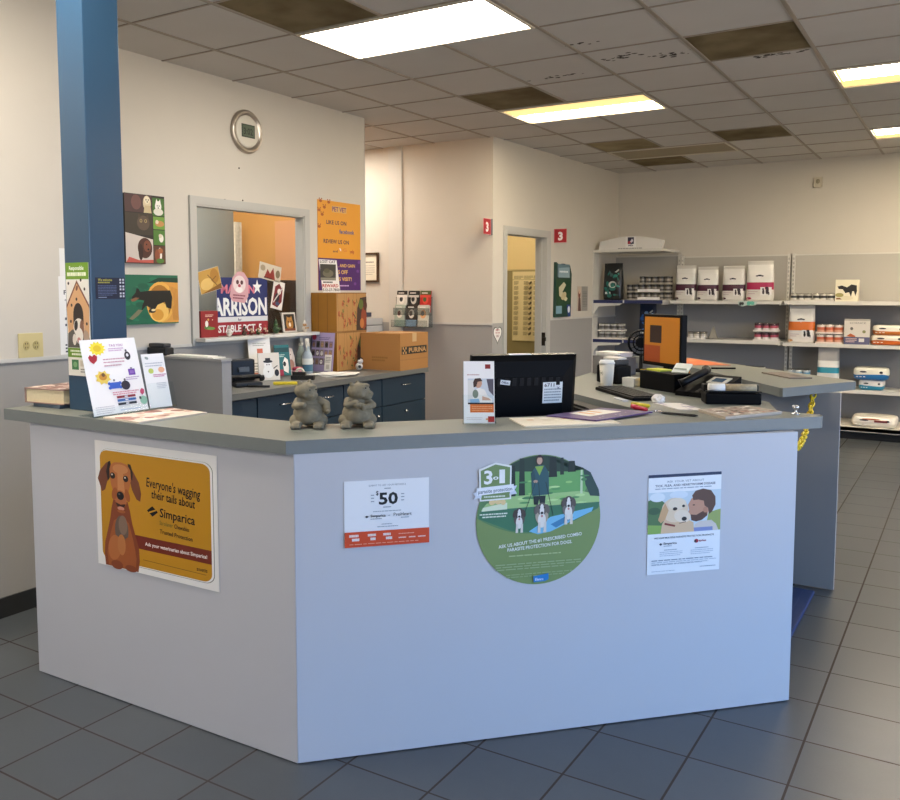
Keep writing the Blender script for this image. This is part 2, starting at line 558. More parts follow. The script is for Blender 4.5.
# interior window frame, sill and pane
f = MB()
for (a, b, c, d) in ((4.0, 5.2, WZ1, 2.13), (4.0, 5.2, 1.145, WZ0), (4.0, WY0, WZ0, WZ1), (WY1, 5.2, WZ0, WZ1)):
    f.box(XW, XW + 0.018, a, b, c, d, TRIM)
for (a, b, c, d) in ((WY0, WY1, WZ1 - .012, WZ1), (WY0, WY0 + .012, WZ0, WZ1), (WY1 - .012, WY1, WZ0, WZ1)):
    f.box(XW - 0.07, XW + 0.012, a, b, c, d, TRIM)
win = struct('window_1', f)
s = MB(); s.box(XW - 0.07, XW + 0.11, WY0 - .03, WY1 + .05, WZ0 - .022, WZ0, mat('#d8d5cd', 0.4)); struct('window_sill', s, win)
s = MB(); s.box(XW - 0.062, XW - 0.057, WY0 + .012, WY1 - .012, WZ0, WZ1 - .012, glass()); struct('window_pane', s, win)
# office behind the window
mb = MB(); mb.box(-5.86, -5.76, 2.9, 5.92, 0, HC + .16, mat('#8d9797', 0.7)); struct('wall_office_back', mb)
mb = MB(); mb.box(-5.76, XW - 0.07, 5.80, 5.92, 0, HC + .16, mat('#c08a45', 0.7, noise=.06, nscale=4)); mb.box(-5.25, -4.85, 5.79, 5.80, 0.0, 2.12, mat('#c99062', .6)); struct('wall_office_right', mb)
mb = MB(); mb.box(-5.76, XL - .12, 2.68, 2.78, 0, HC + .16, WALL); struct('wall_office_left', mb)
# exam-room block: front wall, side wall with the doorway
mb = MB(); wall_box(mb, X0R, -3.868, YW2, YW2 + 0.12, split=1.19)
w2 = struct('wall_exam_front', mb)
rl = MB(); rl.box(-4.92, -3.866, YW2 - 0.008, YW2, 1.182, 1.2, RAIL); struct('chair_rail', rl, w2)
mb = MB(); mb.box(-5.05, -4.885, YW2 - 0.02, YW2, 0, HC + .16, mat('#cdc9bf', .6), bevel=0.008); struct('trim_1', mb)
DY0, DY1, DZ = 7.52, 8.40, 2.075
mb = MB()
wall_box(mb, XE - 0.12, XE, YW2, DY0, split=1.2); wall_box(mb, XE - 0.12, XE, DY1, YB, split=1.2)
wall_box(mb, XE - 0.12, XE, DY0, DY1, DZ, HC + .16, split=1.2)
w3 = struct('wall_exam_side', mb)
rl = MB(); rl.box(XE, XE + .007, DY1 + .08, YB, 1.195, 1.213, RAIL); struct('chair_rail', rl, w3)
f = MB()
for (a, b, c, d) in ((DY0 - .05, DY0, 0, DZ + .06), (DY1, DY1 + .07, 0, DZ + .06), (DY0, DY1, DZ, DZ + .06)):
    f.box(XE, XE + 0.016, a, b, c, d, TRIM)
for (a, b, c, d) in ((DY0, DY0 + .014, 0, DZ), (DY1 - .014, DY1, 0, DZ), (DY0, DY1, DZ - .014, DZ)):
    f.box(XE - 0.125, XE + 0.012, a, b, c, d, TRIM)
f.box(XE - 0.075, XE - 0.045, DY1 - .026, DY1 - .014, 0, DZ - .014, TRIM)
dr = struct('door_1', f)
s = MB(); s.box(XE - 0.04, XE + 0.0, DY1 - .018, DY1 - .0135, .93, 1.07, mat('#2a241c', .35, 0.6)); s.box(XE - .03, XE + .012, DY1 - .03, DY1 - .014, .98, 1.02, mat('#2a241c', .35, .6)); struct('strike_plate', s, dr)
# the exam-room side wall runs very slightly askew
SKEW = Matrix.Translation((-3.867, 7.27, 0)) @ Matrix.Rotation(-0.036, 4, 'Z') @ Matrix.Translation((3.83, -7.27, 0))
w3.matrix_world = SKEW; dr.matrix_world = SKEW
# inside the exam room
mb = MB(); mb.box(X0R, XE - .12, 10.26, 10.30, 0, 1.78, mat('#8b7a48', .7)); mb.box(X0R, XE - .12, 10.26, 10.30, 1.78, HC + .16, mat('#d6b878', .7)); mb.box(X0R, XE - .12, 10.25, 10.26, 1.775, 1.792, mat('#b9a268', .5)); struct('wall_exam_back', mb)
mb = MB(); mb.box(X0R, X0R + .1, YW2 + .12, 10.3, 0, HC + .16, mat('#c9b27c', .7)); struct('wall_exam_left', mb)
# back wall and the rest of the shell
mb = MB(); wall_box(mb, X0R, X1R, YB, YB + .1, split=1.2); struct('wall_back', mb)
mb = MB(); wall_box(mb, X0R - .1, X0R, Y0R, YW2 + .12, split=1.2); struct('wall_hall', mb)
# storefront glazing in the right-hand and front walls (daylight)
AL = mat('#8f8f8d', .35, .8)
def glazed_wall(name, spans, a0, a1, M, first):
    """wall along local x from a0 to a1, inside face at y=0 (room at y<0)"""
    mb = MB()
    ys = [a0] + [q for w in spans for q in w] + [a1]
    for k in range(0, len(ys), 2):
        wall_box(mb, ys[k], ys[k + 1], 0, .12, split=1.2)
    for a, b in spans:
        wall_box(mb, a, b, 0, .12, 0, 0.30, split=1.2); wall_box(mb, a, b, 0, .12, 2.75, HC + .16, split=1.2)
    o = struct(name, mb); o.matrix_world = M
    for k, (a, b) in enumerate(spans):
        f = MB()
        for (p, q, c, d) in ((a, b, .30, .35), (a, b, 2.70, 2.75), (a, a + .05, .35, 2.70), (b - .05, b, .35, 2.70)):
            f.box(p, q, .03, .09, c, d, AL)
        w = struct('window_%d' % (first + k), f); w.matrix_world = M
        s = MB(); s.box(a + .05, b - .05, .055, .061, .35, 2.70, glass()); struct('window_pane', s, w)
        pl = bpy.data.lights.new('sky_portal', 'AREA'); pl.shape = 'RECTANGLE'; pl.size = b - a - .1; pl.size_y = 2.35; pl.cycles.is_portal = True
        po = bpy.data.objects.new('sky_portal', pl); COL.objects.link(po)
        po.matrix_world = M @ Matrix.Translation(((a + b) / 2, .14, 1.525)) @ rotM('X', -90)
glazed_wall('wall_right', SIDE_SPANS, -YB, -Y0R, Matrix.Translation((X1R, 0, 0)) @ rotM('Z', -90), 2)
glazed_wall('wall_front', FRONT_SPANS, -X1R, -X0R, Matrix.Translation((0, Y0R, 0)) @ rotM('Z', 180), 2 + len(SIDE_SPANS))
# ================================================================= RECEPTION DESK
SCREEN = glow('#a8680f', .16); SCREEN2 = glow('#8c3c10', .14)
LAM = mat('#7f8279', 0.38, noise=.05, nscale=60)
LAMEDGE = mat('#7b7f7c', 0.42, noise=.04, nscale=60)
PANEL = mat('#c9c8cb', 0.5, noise=.012, nscale=5)
PANELEDGE = mat('#b3b2b4', 0.5)
ZT, ZB = 1.045, 1.002
PO = Vector((-1.765, 2.018, 0)); PL = 1.792
PN = Vector((0.715, -0.699, 0))         # outward normal of the angled front
def on_diag(a, out=0.0, z=0.0):
    return PO + Vector(DD) * a + PN * out + Vector((0, 0, z))

desk = thing('reception_counter', 'big reception counter with light grey panels, dark laminate top and four posters', 'reception counter', (-1.765, 2.018, 0))
def P0(mb):         # world coordinates -> the counter's own
    o = desk.location
    mb.v = [(x - o[0], y - o[1], z - o[2]) for x, y, z in mb.v]
    return mb
mb = MB(); mb.prism([(-3.227, 1.977), (-1.78, 1.998), (-.455, 3.430), (-.452, 3.452), (-.470, 3.485), (-.62, 3.50), (-.70, 3.76), (-1.25, 4.42), (-1.40, 4.95), (-1.86, 4.95), (-1.79, 4.28), (-1.60, 3.70), (-1.037, 3.215), (-1.90, 2.32), (-3.227, 2.30)], ZB, ZT, LAM, LAM, LAMEDGE)
part(desk, 'countertop', P0(mb), 'dark grey laminate countertop')
t = 0.03
mb = MB(); mb.prism([(-3.086, 1.994), (-1.765, 2.016), (-1.765 - .012, 2.016 + t), (-3.086, 1.994 + t)], 0.004, ZB, PANEL, None, PANEL); part(desk, 'front_panel', P0(mb), 'left front panel carrying the gold dog poster')
a, b = on_diag(0), on_diag(PL); c, d = on_diag(PL, -t), on_diag(.012, -t)
mb = MB(); mb.prism([(q.x, q.y) for q in (a, b, c, d)], 0.004, ZB, PANEL); part(desk, 'front_panel', P0(mb), 'right angled front panel carrying three posters')
mb = MB(); mb.box(-3.086, -3.056, 1.995 + t, 2.27, 0.004, ZB, PANEL); part(desk, 'end_panel', P0(mb))
# inside: lower worktop, inner supports, wing supports
DK = mat('#1d1e20', .4)
mb = MB(); mb.prism([(-3.05, 2.06), (-1.80, 2.06), (-.66, 3.30), (-1.05, 3.72), (-1.62, 3.02), (-2.1, 2.62), (-3.05, 2.62)], 0.715, 0.745, DK); part(desk, 'lower_worktop', P0(mb), 'dark lower worktop behind the counter')
mb = MB(); mb.prism([(-.66, 3.52), (-.73, 3.77), (-1.28, 4.43), (-1.43, 4.92), (-1.46, 4.90), (-1.31, 4.41), (-.76, 3.75), (-.69, 3.51)], 0.004, ZB, mat('#34322f', .6)); part(desk, 'wing_panel', P0(mb), 'dark back panel of the wing')
mb = MB(); mb.box(-3.05, -2.2, 2.56, 2.6, 0.004, .715, PANELEDGE); part(desk, 'support_panel', P0(mb))

# second counter behind, on the right
rear = thing('rear_counter', 'second grey counter behind the right end of the reception counter, with orange sheet on top', 'counter', (-0.54, 4.66, 0))
def P1(mb):
    o = rear.location
    mb.v = [(x - o[0], y - o[1], z - o[2]) for x, y, z in mb.v]
    return mb
mb = MB(); mb.prism([(-.766, 4.36), (-.748, 4.345), (-.49, 4.87), (-.492, 4.90), (-1.72, 6.07), (-2.05, 5.98), (-1.444, 5.275)], ZB, ZT, LAM, LAM, LAMEDGE); part(rear, 'countertop', P1(mb), 'dark grey laminate top')
mb = MB(); mb.box(-.93, -.533, 4.66, 4.685, 0.006, ZB, {'d': mat('#94918e', .5, noise=.012, nscale=5), '+x': PANELEDGE}); part(rear, 'end_panel', P1(mb))
mb = MB(); mb.prism([(-.93, 4.66), (-.90, 4.685), (-1.78, 5.86), (-1.81, 5.84)], 0.006, ZB, mat('#57514a', .6)); part(rear, 'back_panel', P1(mb), 'panel under the long side, its shade painted as dark colour')  # shade below the countertop is put into the panel colour

# anti-fatigue mat on the floor between the counters
m = MB(); BL = mat('#1a3463', .8, bump=.8, nscale=120)
m.box(-1.25, -.605, 3.72, 4.56, 0.001, .022, BL, bevel=.008)
for k in range(9):
    m.box(-1.22 + k * .067, -1.19 + k * .067, 3.75, 4.53, .021, .024, BL)
single('floor_mat', 'dark blue ribbed floor mat between the two counters', 'mat', m)

# yellow plastic chain between the counters
m = MB(); YC = mat('#e8c818', .4)
A = Vector((-.655, 4.640, .995)); B = Vector((-.545, 3.36, .955))
n = 26
pts = []
for k in range(n + 1):
    s_ = k / n
    p = A.lerp(B, s_); p.z -= 0.11 * 4 * s_ * (1 - s_); pts.append(p)
ch = thing('plastic_chain', 'yellow plastic chain hanging between the two counters at the right', 'chain', tuple(A))
for k in range(n):
    p, q = pts[k], pts[k + 1]
    d = (q - p); mid = (p + q) / 2 - A
    R = d.to_track_quat('X', 'Z').to_matrix().to_4x4() @ rotM('X', 90 * (k % 2) + 20)
    lk = MB(); lk.torus(mid, .0135, .0042, YC, R, nu=14, nv=6, sx=2.3); part(ch, 'link', lk)
m = MB(); SV = mat('#d0d0d2', .25, .9)
m.lathe([(.016, 0), (.016, .004), (.006, .006), (.005, .02), (.012, .024), (.012, .032), (0, .036)], SV, n=16)
single('chain_hook', 'small chrome hook knob on the right tip of the reception counter', 'hook', m, loc=(-.545, 3.44, ZT))

# square column
m = MB(); CB = mat('#2c4b66', .28, noise=.03, nscale=8)
m.box(-.0765, .0765, -.08, .08, 0, HC - ZT - .001, CB, bevel=.004)
single('column', 'square blue painted steel column rising from the left end of the counter to the ceiling', 'column', m, loc=(-2.9125, 2.182, ZT))

# ----------------------------------------------------------------- posters on the counter
def dog_poster():
    A = Art(.611 / 573, .46 / 597, 72, 655)       # pixels of a flattened view: x 72..645, y 58..655
    A.rrect(73, 59, 644, 654, 12, '#f4f1ec')
    A.rrect(99, 92, 628, 628, 42, '#8a8478'); A.rrect(100, 93, 625, 626, 42, '#f6f3ee')
    A.rrect(97, 100, 616, 622, 38, '#c98f14')
    A.line(300, 588, 590, 592, 3, '#8a5f10')
    # band
    A.rect(255, 478, 616, 540, '#7c2a16')
    A.text('Ask your veterinarian about Simparica!', 312, 596, 518, 17, '#f6ece2', .02)
    A.text('zoetis', 548, 596, 580, 18, '#5a3a10', .02)
    # dachshund bust
    F1, F2, F3, F4, DKB, EAR = '#a85a28', '#bd7038', '#cf8a52', '#8c4420', '#20130d', '#7a4328'
    A.poly([(112, 652), (108, 600), (112, 540), (128, 480), (142, 420), (150, 370), (160, 330), (232, 330), (242, 370), (252, 430), (268, 490), (282, 540), (284, 600), (276, 652)], F4)
    A.poly([(128, 652), (122, 590), (140, 500), (160, 430), (200, 400), (235, 430), (255, 510), (268, 590), (262, 652)], F1)
    A.ell(198, 470, 34, 70, '#6e5a4c'); A.ell(205, 445, 22, 46, '#8a705c')
    A.ell(160, 560, 32, 62, F2, 8); A.ell(236, 560, 28, 62, F1, -6); A.ell(196, 540, 20, 50, '#c27a40')
    A.ell(170, 640, 30, 22, F4); A.ell(240, 644, 30, 16, F4)
    A.poly([(146, 150), (128, 160), (96, 200), (84, 240), (92, 262), (104, 300), (120, 288), (132, 250), (148, 210)], EAR)
    A.poly([(140, 152), (150, 148), (158, 180), (150, 220), (136, 246), (128, 200)], '#24140e')
    A.poly([(246, 158), (262, 180), (290, 230), (300, 280), (294, 318), (276, 310), (256, 270), (244, 220)], EAR)
    A.poly([(238, 150), (252, 152), (262, 190), (258, 226), (246, 212), (240, 180)], '#24140e')
    A.poly([(152, 165), (170, 152), (205, 148), (236, 156), (250, 180), (252, 220), (244, 262), (232, 300), (226, 340), (210, 362), (188, 362), (172, 338), (164, 300), (152, 262), (146, 220), (146, 185)], F2)
    A.ell(200, 180, 38, 22, F3); A.poly([(186, 180), (212, 180), (220, 290), (184, 290)], F3)
    A.ell(196, 316, 28, 36, '#b86c3c'); A.ell(168, 300, 14, 30, F1, 12); A.ell(232, 300, 12, 30, F1, -12)
    A.ell(161, 216, 13, 15, DKB); A.ell(226, 222, 13, 15, DKB); A.ell(158, 211, 4, 4, '#f0e6da'); A.ell(223, 217, 4, 4, '#f0e6da')
    A.ell(197, 306, 18, 20, '#17110f'); A.ell(192, 299, 5, 4, '#6a625e')
    A.poly([(172, 340), (196, 348), (222, 342), (214, 358), (198, 366), (180, 358)], '#3a1a12'); A.ell(198, 366, 17, 9, '#d08f78'); A.ell(200, 380, 20, 8, F1)
    # wording
    A.text("Everyone's wagging", 326, 572, 240, 44, '#191511', .01, 4)
    A.text('their tails about', 348, 548, 290, 40, '#191511', .01, 4)
    A.poly([(326, 352), (352, 328), (378, 352), (352, 376)], '#17130f'); A.line(336, 360, 368, 344, 7, '#c98f14')
    A.text('Simparica', 386, 546, 370, 42, '#191511', .012, 3)
    A.text('Sarolaner', 384, 446, 406, 20, '#5d6b2a', 0, 3); A.text('Chewables', 452, 520, 410, 20, '#2a2016', .01, 3)
    A.text('Trusted Protection', 384, 534, 446, 20, '#2a2016', .012, 3)
    return A
single('poster', 'gold poster with a brown dachshund on the left front panel of the counter', 'poster', sheet(.611, .46, .0015, dog_poster(), mat('#f2efe9', .45)), M=frame((-2.702, 1.999, .505), (1, .01665, 0), UZ), group='posters on the counter front')

def fifty_poster():
    A = Art(.275 / 640, .213 / 490, 0, 490)
    A.rect(0, 0, 640, 490, '#f4f4f4')
    A.text('SUBMIT TO GET YOUR REWARDS', 184, 462, 46, 13, '#7a8088')
    A.lines(300, 350, 62, 1, 1, 7, '#8d939b', 3)
    A.text('$', 236, 256, 112, 32, '#15171c', .02); A.text('50', 258, 402, 182, 88, '#0c0e12', .03)
    for y in (108, 130, 154): A.lines(198, 224, y, 1, 1, 7, '#8d939b', y); A.lines(426, 452, y, 1, 1, 7, '#8d939b', y + 1)
    A.lines(290, 368, 200, 1, 1, 7, '#8d939b', 2); A.lines(214, 440, 230, 1, 1, 6, '#a5abb2', 4)
    A.poly([(152, 268), (166, 260), (182, 268), (166, 278)], '#1a1d24'); A.text('Simparica', 194, 308, 274, 20, '#20242c', .02)
    A.lines(194, 290, 284, 1, 1, 6, '#8d939b', 9); A.rect(328, 264, 342, 268, '#8d939b')
    A.text('ProHeart', 368, 505, 274, 26, '#2b3038'); A.lines(424, 500, 284, 1, 1, 6, '#8a9aa8', 6)
    A.lines(276, 370, 326, 1, 1, 6, '#a5abb2', 5); A.lines(244, 410, 344, 1, 1, 6, '#a5abb2', 8)
    A.rect(0, 376, 640, 490, '#dd4c1c')
    for x, w in ((34, 80), (172, 68), (288, 74)):
        A.lines(x, x + w, 396, 1, 1, 18, '#fbe8de', x); A.lines(x + 20, x + w, 424, 1, 1, 20, '#fdf2ec', x + 2)
    A.lines(404, 530, 404, 1, 1, 6, '#f3b49c', 3)
    for x in (404, 482, 552): A.lines(x, x + 58, 432, 1, 1, 9, '#f9d8ca', x)
    A.lines(34, 600, 464, 1, 1, 5, '#f0a88c', 7)
    return A
single('poster', 'white and orange "$50" sheet on the angled counter front', 'poster', sheet(.275, .213, .001, fifty_poster(), mat('#f4f4f4', .4)), M=frame(on_diag(.154, .0015, .695), DD, UZ), group='posters on the counter front')

def circle_poster():
    S = .44 / 685
    A = Art(S, S, 407, 412)
    A.ell(407, 412, 342, 342, '#81985a', n=72)
    import math as _m
    def clip(pts): return pts
    # photograph in the upper part: keep inside the disc above a sagging arc
    def arc(y0):
        up = [(407 + 340 * _m.cos(_m.radians(a)), 412 - 340 * _m.sin(_m.radians(a))) for a in range(8, 175, 4)]
        low = [(70 + (740 - 70) * t / 20, 385 + 105 * _m.sin(PI * (t / 20) ** .9) - 20 * t / 20) for t in range(21)]
        return up + low
    A.poly(arc(0), '#5f8a58')
    top = [(407 + 338 * _m.cos(_m.radians(a)), 412 - 338 * _m.sin(_m.radians(a))) for a in range(38, 128, 4)]
    A.poly(top + [(205, 180), (250, 262), (400, 270), (560, 180), (650, 150)], '#24402f')
    A.poly([(250, 150), (560, 165), (660, 160), (690, 230), (640, 300), (250, 300)], '#6fae62')
    A.poly([(250, 280), (640, 272), (740, 300), (744, 340), (90, 345), (120, 310)], '#a9cf86')
    A.poly([(90, 345), (744, 336), (736, 370), (600, 430), (420, 485), (250, 460), (80, 388)], '#3f7a58')
    A.poly([(350, 470), (470, 400), (710, 362), (700, 385), (600, 425), (470, 478), (400, 488)], '#7cc3e4')
    A.poly([(470, 440), (560, 400), (600, 410), (500, 460)], '#3e86b4')
    for x, w, y0, y1, c in ((262, 28, 120, 280, '#16281f'), (310, 34, 84, 278, '#1c3226'), (480, 46, 84, 190, '#14251d'), (530, 22, 90, 180, '#1c3226'), (585, 44, 110, 168, '#14251d'), (640, 14, 160, 300, '#c9e0b4')):
        A.poly([(x - w / 2 * .8, y0), (x + w / 2 * .7, y0), (x + w / 2, y1), (x - w / 2, y1)], c)
    A.poly([(648, 150), (690, 175), (738, 270), (744, 306), (690, 300), (662, 240)], '#2e4a44')
    for k in range(30):
        q = random.Random(k); A.ell(270 + 400 * q.random(), 190 + 150 * q.random(), 16 + 16 * q.random(), 4 + 4 * q.random(), q.choice(['#9fd07e', '#4d8a54', '#c5e59b', '#5f9e5c']))
    A.poly([(100, 330), (230, 310), (230, 345), (92, 350)], '#e7f0cf')
    # walker
    A.poly([(372, 285), (376, 330), (398, 332), (404, 300), (410, 332), (436, 330), (440, 285)], '#11201f')
    A.poly([(358, 165), (385, 128), (405, 122), (432, 126), (456, 165), (458, 280), (366, 284), (362, 220)], '#2c5a60')
    A.poly([(380, 130), (405, 178), (428, 128)], '#8fb84c'); A.poly([(358, 165), (376, 150), (384, 205), (366, 215)], '#254c52'); A.ell(384, 208, 12, 8, '#c9a48a')
    A.ell(405, 96, 22, 27, '#3a2a22'); A.ell(405, 100, 15, 20, '#cfa88f'); A.poly([(384, 92), (404, 70), (426, 92), (412, 84), (396, 84)], '#33241d')
    for x0, y0, x1, y1 in ((384, 212, 320, 384), (400, 214, 412, 350), (440, 214, 482, 392)): A.line(x0, y0, x1, y1, 3, '#20302c')
    # three dogs
    def hound(x, y, s, body, face):
        A.ell(x, y + 18 * s, 36 * s, 44 * s, body); A.ell(x, y + 40 * s, 22 * s, 40 * s, '#efe9df')
        for dx in (-20, 12): A.poly([(x + dx * s, y + 50 * s), (x + (dx + 13) * s, y + 50 * s), (x + (dx + 13) * s, y + 106 * s), (x + (dx - 4) * s, y + 106 * s)], '#e4ddd0')
        A.ell(x - 30 * s, y - 18 * s, 12 * s, 26 * s, face, 14); A.ell(x + 30 * s, y - 18 * s, 12 * s, 26 * s, face, -14)
        A.ell(x, y - 20 * s, 29 * s, 33 * s, face); A.ell(x, y - 10 * s, 12 * s, 36 * s, '#f4efe6')
        A.ell(x - 13 * s, y - 26 * s, 4 * s, 5 * s, '#1d1714'); A.ell(x + 13 * s, y - 26 * s, 4 * s, 5 * s, '#1d1714'); A.ell(x, y + 2 * s, 8 * s, 7 * s, '#1d1714'); A.ell(x, y + 18 * s, 6 * s, 7 * s, '#c98c84')
    hound(296, 386, .82, '#5d5148', '#4a3e36'); hound(420, 374, 1.0, '#b8a892', '#6d655d'); hound(568, 345, .95, '#7b736c', '#5b524b')
    for cx, cy, rx in ((148, 304, 17), (180, 302, 17), (208, 306, 14)): A.ell(cx, cy, rx, 15, '#f1d79a')
    A.lines(82, 240, 362, 1, 1, 7, '#e9f0dc', 3); A.lines(96, 246, 376, 1, 1, 7, '#e9f0dc', 5)
    # badge and ribbon
    A.poly([(76, 130), (166, 98), (252, 118), (250, 292), (82, 296)], '#f3f4ee'); A.poly([(86, 138), (166, 108), (244, 126), (242, 284), (90, 288)], '#78935a')
    A.text('3', 104, 150, 206, 70, '#fbfbf8', .03); A.text('o', 152, 182, 186, 24, '#fbfbf8', .02); A.text('1', 186, 216, 204, 70, '#fbfbf8', .03)
    A.poly([(44, 252), (92, 236), (92, 276), (48, 284), (60, 268)], '#dde3ee'); A.poly([(250, 226), (282, 222), (270, 244), (282, 266), (240, 270)], '#dde3ee')
    A.poly([(64, 226), (264, 214), (264, 252), (66, 266)], '#f5f7fa'); A.text('parasite protection', 74, 256, 256, 20, '#44566a', .01, -3)
    A.lines(104, 226, 270, 1, 1, 8, '#e6ecd8', 4)
    # wording
    A.text('ASK US ABOUT THE #1 PRESCRIBED COMBO', 184, 646, 548, 18, '#f6f8ee', .02, -5)
    A.text('PARASITE PROTECTION FOR DOGS.', 232, 590, 568, 18, '#f6f8ee', .02, -3.5)
    A.lines(240, 580, 590, 1, 1, 6, '#b7c690', 5); A.lines(168, 640, 634, 3, 13, 5, '#a7b888', 6); A.lines(226, 590, 690, 2, 12, 5, '#9db07c', 8)
    A.poly([(374, 708), (458, 698), (458, 730), (440, 738), (376, 740)], '#1e7fc4'); A.text('Elanco', 384, 430, 732, 14, '#eaf4fb', .02)
    return A
mb = MB(); A = circle_poster()
pts = [(.22 * math.cos(2 * PI * k / 72), .22 * math.sin(2 * PI * k / 72)) for k in range(72)]
mb.prism(pts, 0, .001, mat('#7f9658', .45)); mb.art(A, Matrix.Translation((0, 0, .001)))
single('poster', 'round green poster of a walker with three dogs on the angled counter front', 'poster', mb, M=frame(on_diag(.808, .0015, .744), DD, UZ), group='posters on the counter front')

def man_dog_poster():
    A = Art(.281 / 482, .352 / 662, 0, 662)
    A.rect(0, 0, 482, 662, '#f3f5f6'); A.rect(0, 0, 482, 20, '#1c2f52')
    A.text('ASK YOUR VET ABOUT', 120, 366, 56, 14, '#6a7686')
    A.text('TICK, FLEA, AND HEARTWORM DISEASE', 44, 442, 82, 15, '#22324e', .02)
    A.lines(44, 440, 92, 1, 1, 6, '#98a3b0', 3)
    A.rect(0, 118, 482, 392, '#cfdde4')
    A.poly([(0, 170), (60, 150), (110, 190), (150, 250), (140, 392), (0, 392)], '#557a4c'); A.poly([(0, 330), (120, 340), (120, 392), (0, 392)], '#8fb556'); A.poly([(400, 270), (482, 250), (482, 392), (380, 392)], '#9dad62')
    A.ell(60, 150, 50, 30, '#e8eff2'); A.ell(200, 140, 60, 26, '#dfe9f0'); A.ell(40, 240, 40, 24, '#3f6140')
    # man in profile, kissing
    A.poly([(300, 392), (310, 345), (340, 325), (420, 322), (452, 350), (470, 392)], '#d9cfc6'); A.rect(300, 366, 430, 392, '#8793c4')
    A.poly([(262, 210), (284, 170), (320, 150), (370, 150), (404, 180), (408, 240), (392, 290), (356, 318), (318, 322), (288, 312), (280, 280), (262, 262), (270, 244)], '#c99477')
    A.poly([(288, 150), (310, 120), (360, 108), (414, 122), (444, 166), (446, 220), (424, 266), (404, 282), (396, 240), (372, 222), (366, 190), (330, 180), (296, 182)], '#5f4234')
    A.poly([(280, 276), (318, 282), (356, 262), (384, 250), (392, 290), (356, 318), (318, 326), (286, 316)], '#5b3a2c'); A.ell(378, 250, 15, 20, '#bd8468'); A.ell(300, 214, 8, 4, '#3a241c')
    # pale retriever
    A.poly([(84, 392), (92, 330), (120, 280), (250, 300), (300, 330), (306, 392)], '#e2bf97'); A.poly([(110, 320), (180, 340), (176, 352), (108, 334)], '#8c3226')
    A.ell(176, 240, 88, 82, '#ecd3b2', 8); A.ell(226, 284, 56, 42, '#f2dfc6', 18); A.ell(190, 200, 60, 40, '#f1dec3')
    A.poly([(110, 190), (84, 240), (66, 300), (84, 322), (112, 300), (134, 240)], '#d3a878')
    A.ell(176, 232, 15, 11, '#2b1d16'); A.ell(232, 216, 10, 9, '#2b1d16'); A.ell(238, 302, 17, 14, '#231a17'); A.line(206, 330, 250, 322, 5, '#8a5b45')
    A.text('WE HAVE MULTIPLE PARASITE PROTECTION PRODUCTS', 42, 440, 426, 11, '#5b6878', .02)
    A.poly([(76, 462), (86, 454), (98, 462), (86, 472)], '#2b3648'); A.text('Simparica', 104, 192, 466, 15, '#2b3648', .02); A.lines(106, 176, 474, 1, 1, 5, '#a8b0ba', 2)
    A.ell(322, 456, 14, 13, '#b1263a'); A.ell(316, 458, 8, 8, '#1d1d22'); A.text('trio', 338, 388, 462, 14, '#a02236', .03)
    for x, w in ((80, 150), (284, 150)):
        A.lines(x + 30, x + w - 30, 500, 1, 1, 5, '#9aa5b1', x); A.lines(x, x + w, 514, 3, 12, 4, '#b4bcc6', x + 3)
    A.lines(26, 456, 566, 1, 1, 6, '#8693a2', 3); A.lines(26, 456, 580, 2, 12, 4, '#b4bcc6', 3); A.lines(26, 380, 596, 1, 1, 4, '#b4bcc6', 3)
    A.lines(346, 460, 626, 1, 1, 5, '#9aa5b1', 4); A.lines(26, 220, 638, 1, 1, 4, '#b4bcc6', 6)
    return A
single('poster', 'white poster of a man kissing a pale dog, right end of counter front', 'poster', sheet(.281, .352, .001, man_dog_poster(), mat('#f3f5f6', .4)), M=frame(on_diag(1.206, .0015, .522), DD, UZ) , group='posters on the counter front')

# ----------------------------------------------------------------- notices on the column
def dog_house():
    A = Art(.137 / 178, .435 / 560, 80, 720)
    A.rect(80, 160, 258, 720, '#efeae0')
    A.rect(80, 160, 258, 242, '#6f9a1f'); A.text('Responsible', 108, 222, 196, 20, '#f4f6e6', .02); A.lines(92, 248, 208, 1, 1, 18, '#eef2d6', 3)
    A.poly([(90, 560), (80, 380), (165, 258), (258, 375), (250, 560)], '#d9a878'); A.poly([(78, 388), (165, 262), (258, 384), (258, 368), (165, 246), (78, 372)], '#7d4b35')
    A.ell(170, 420, 40, 62, '#2e201a'); A.rect(130, 420, 210, 520, '#2e201a')
    A.ell(165, 285, 8, 14, '#7d4b35', 20)
    for x, y in ((120, 370), (160, 340), (110, 450), (235, 460), (225, 290), (100, 262), (198, 246)): A.ell(x, y, 7, 8, '#3a2c24')
    A.poly([(82, 580), (86, 510), (120, 490), (240, 500), (258, 540), (258, 580)], '#5c5650')
    A.ell(172, 480, 42, 46, '#ece4d8'); A.ell(150, 470, 14, 26, '#2a211c', 10); A.ell(196, 480, 16, 40, '#8a5f48'); A.ell(174, 520, 30, 40, '#f0e9df'); A.ell(170, 542, 14, 14, '#c98c84'); A.ell(135, 540, 15, 28, '#e6ddd0'); A.ell(230, 530, 22, 40, '#b79c86', -15)
    A.rect(80, 582, 258, 628, '#6f9a1f'); A.lines(100, 240, 592, 1, 1, 9, '#eef2d6', 4); A.lines(110, 240, 608, 1, 1, 10, '#eef2d6', 5)
    A.rect(80, 628, 258, 720, '#efeae0'); A.rect(108, 640, 162, 690, '#3f7a4a'); A.ell(135, 664, 16, 14, '#7fae76'); A.rect(175, 642, 222, 672, '#d9cbb8'); A.rect(230, 640, 244, 668, '#6d655c'); A.lines(176, 246, 684, 2, 12, 6, '#8a8278', 8)
    return A
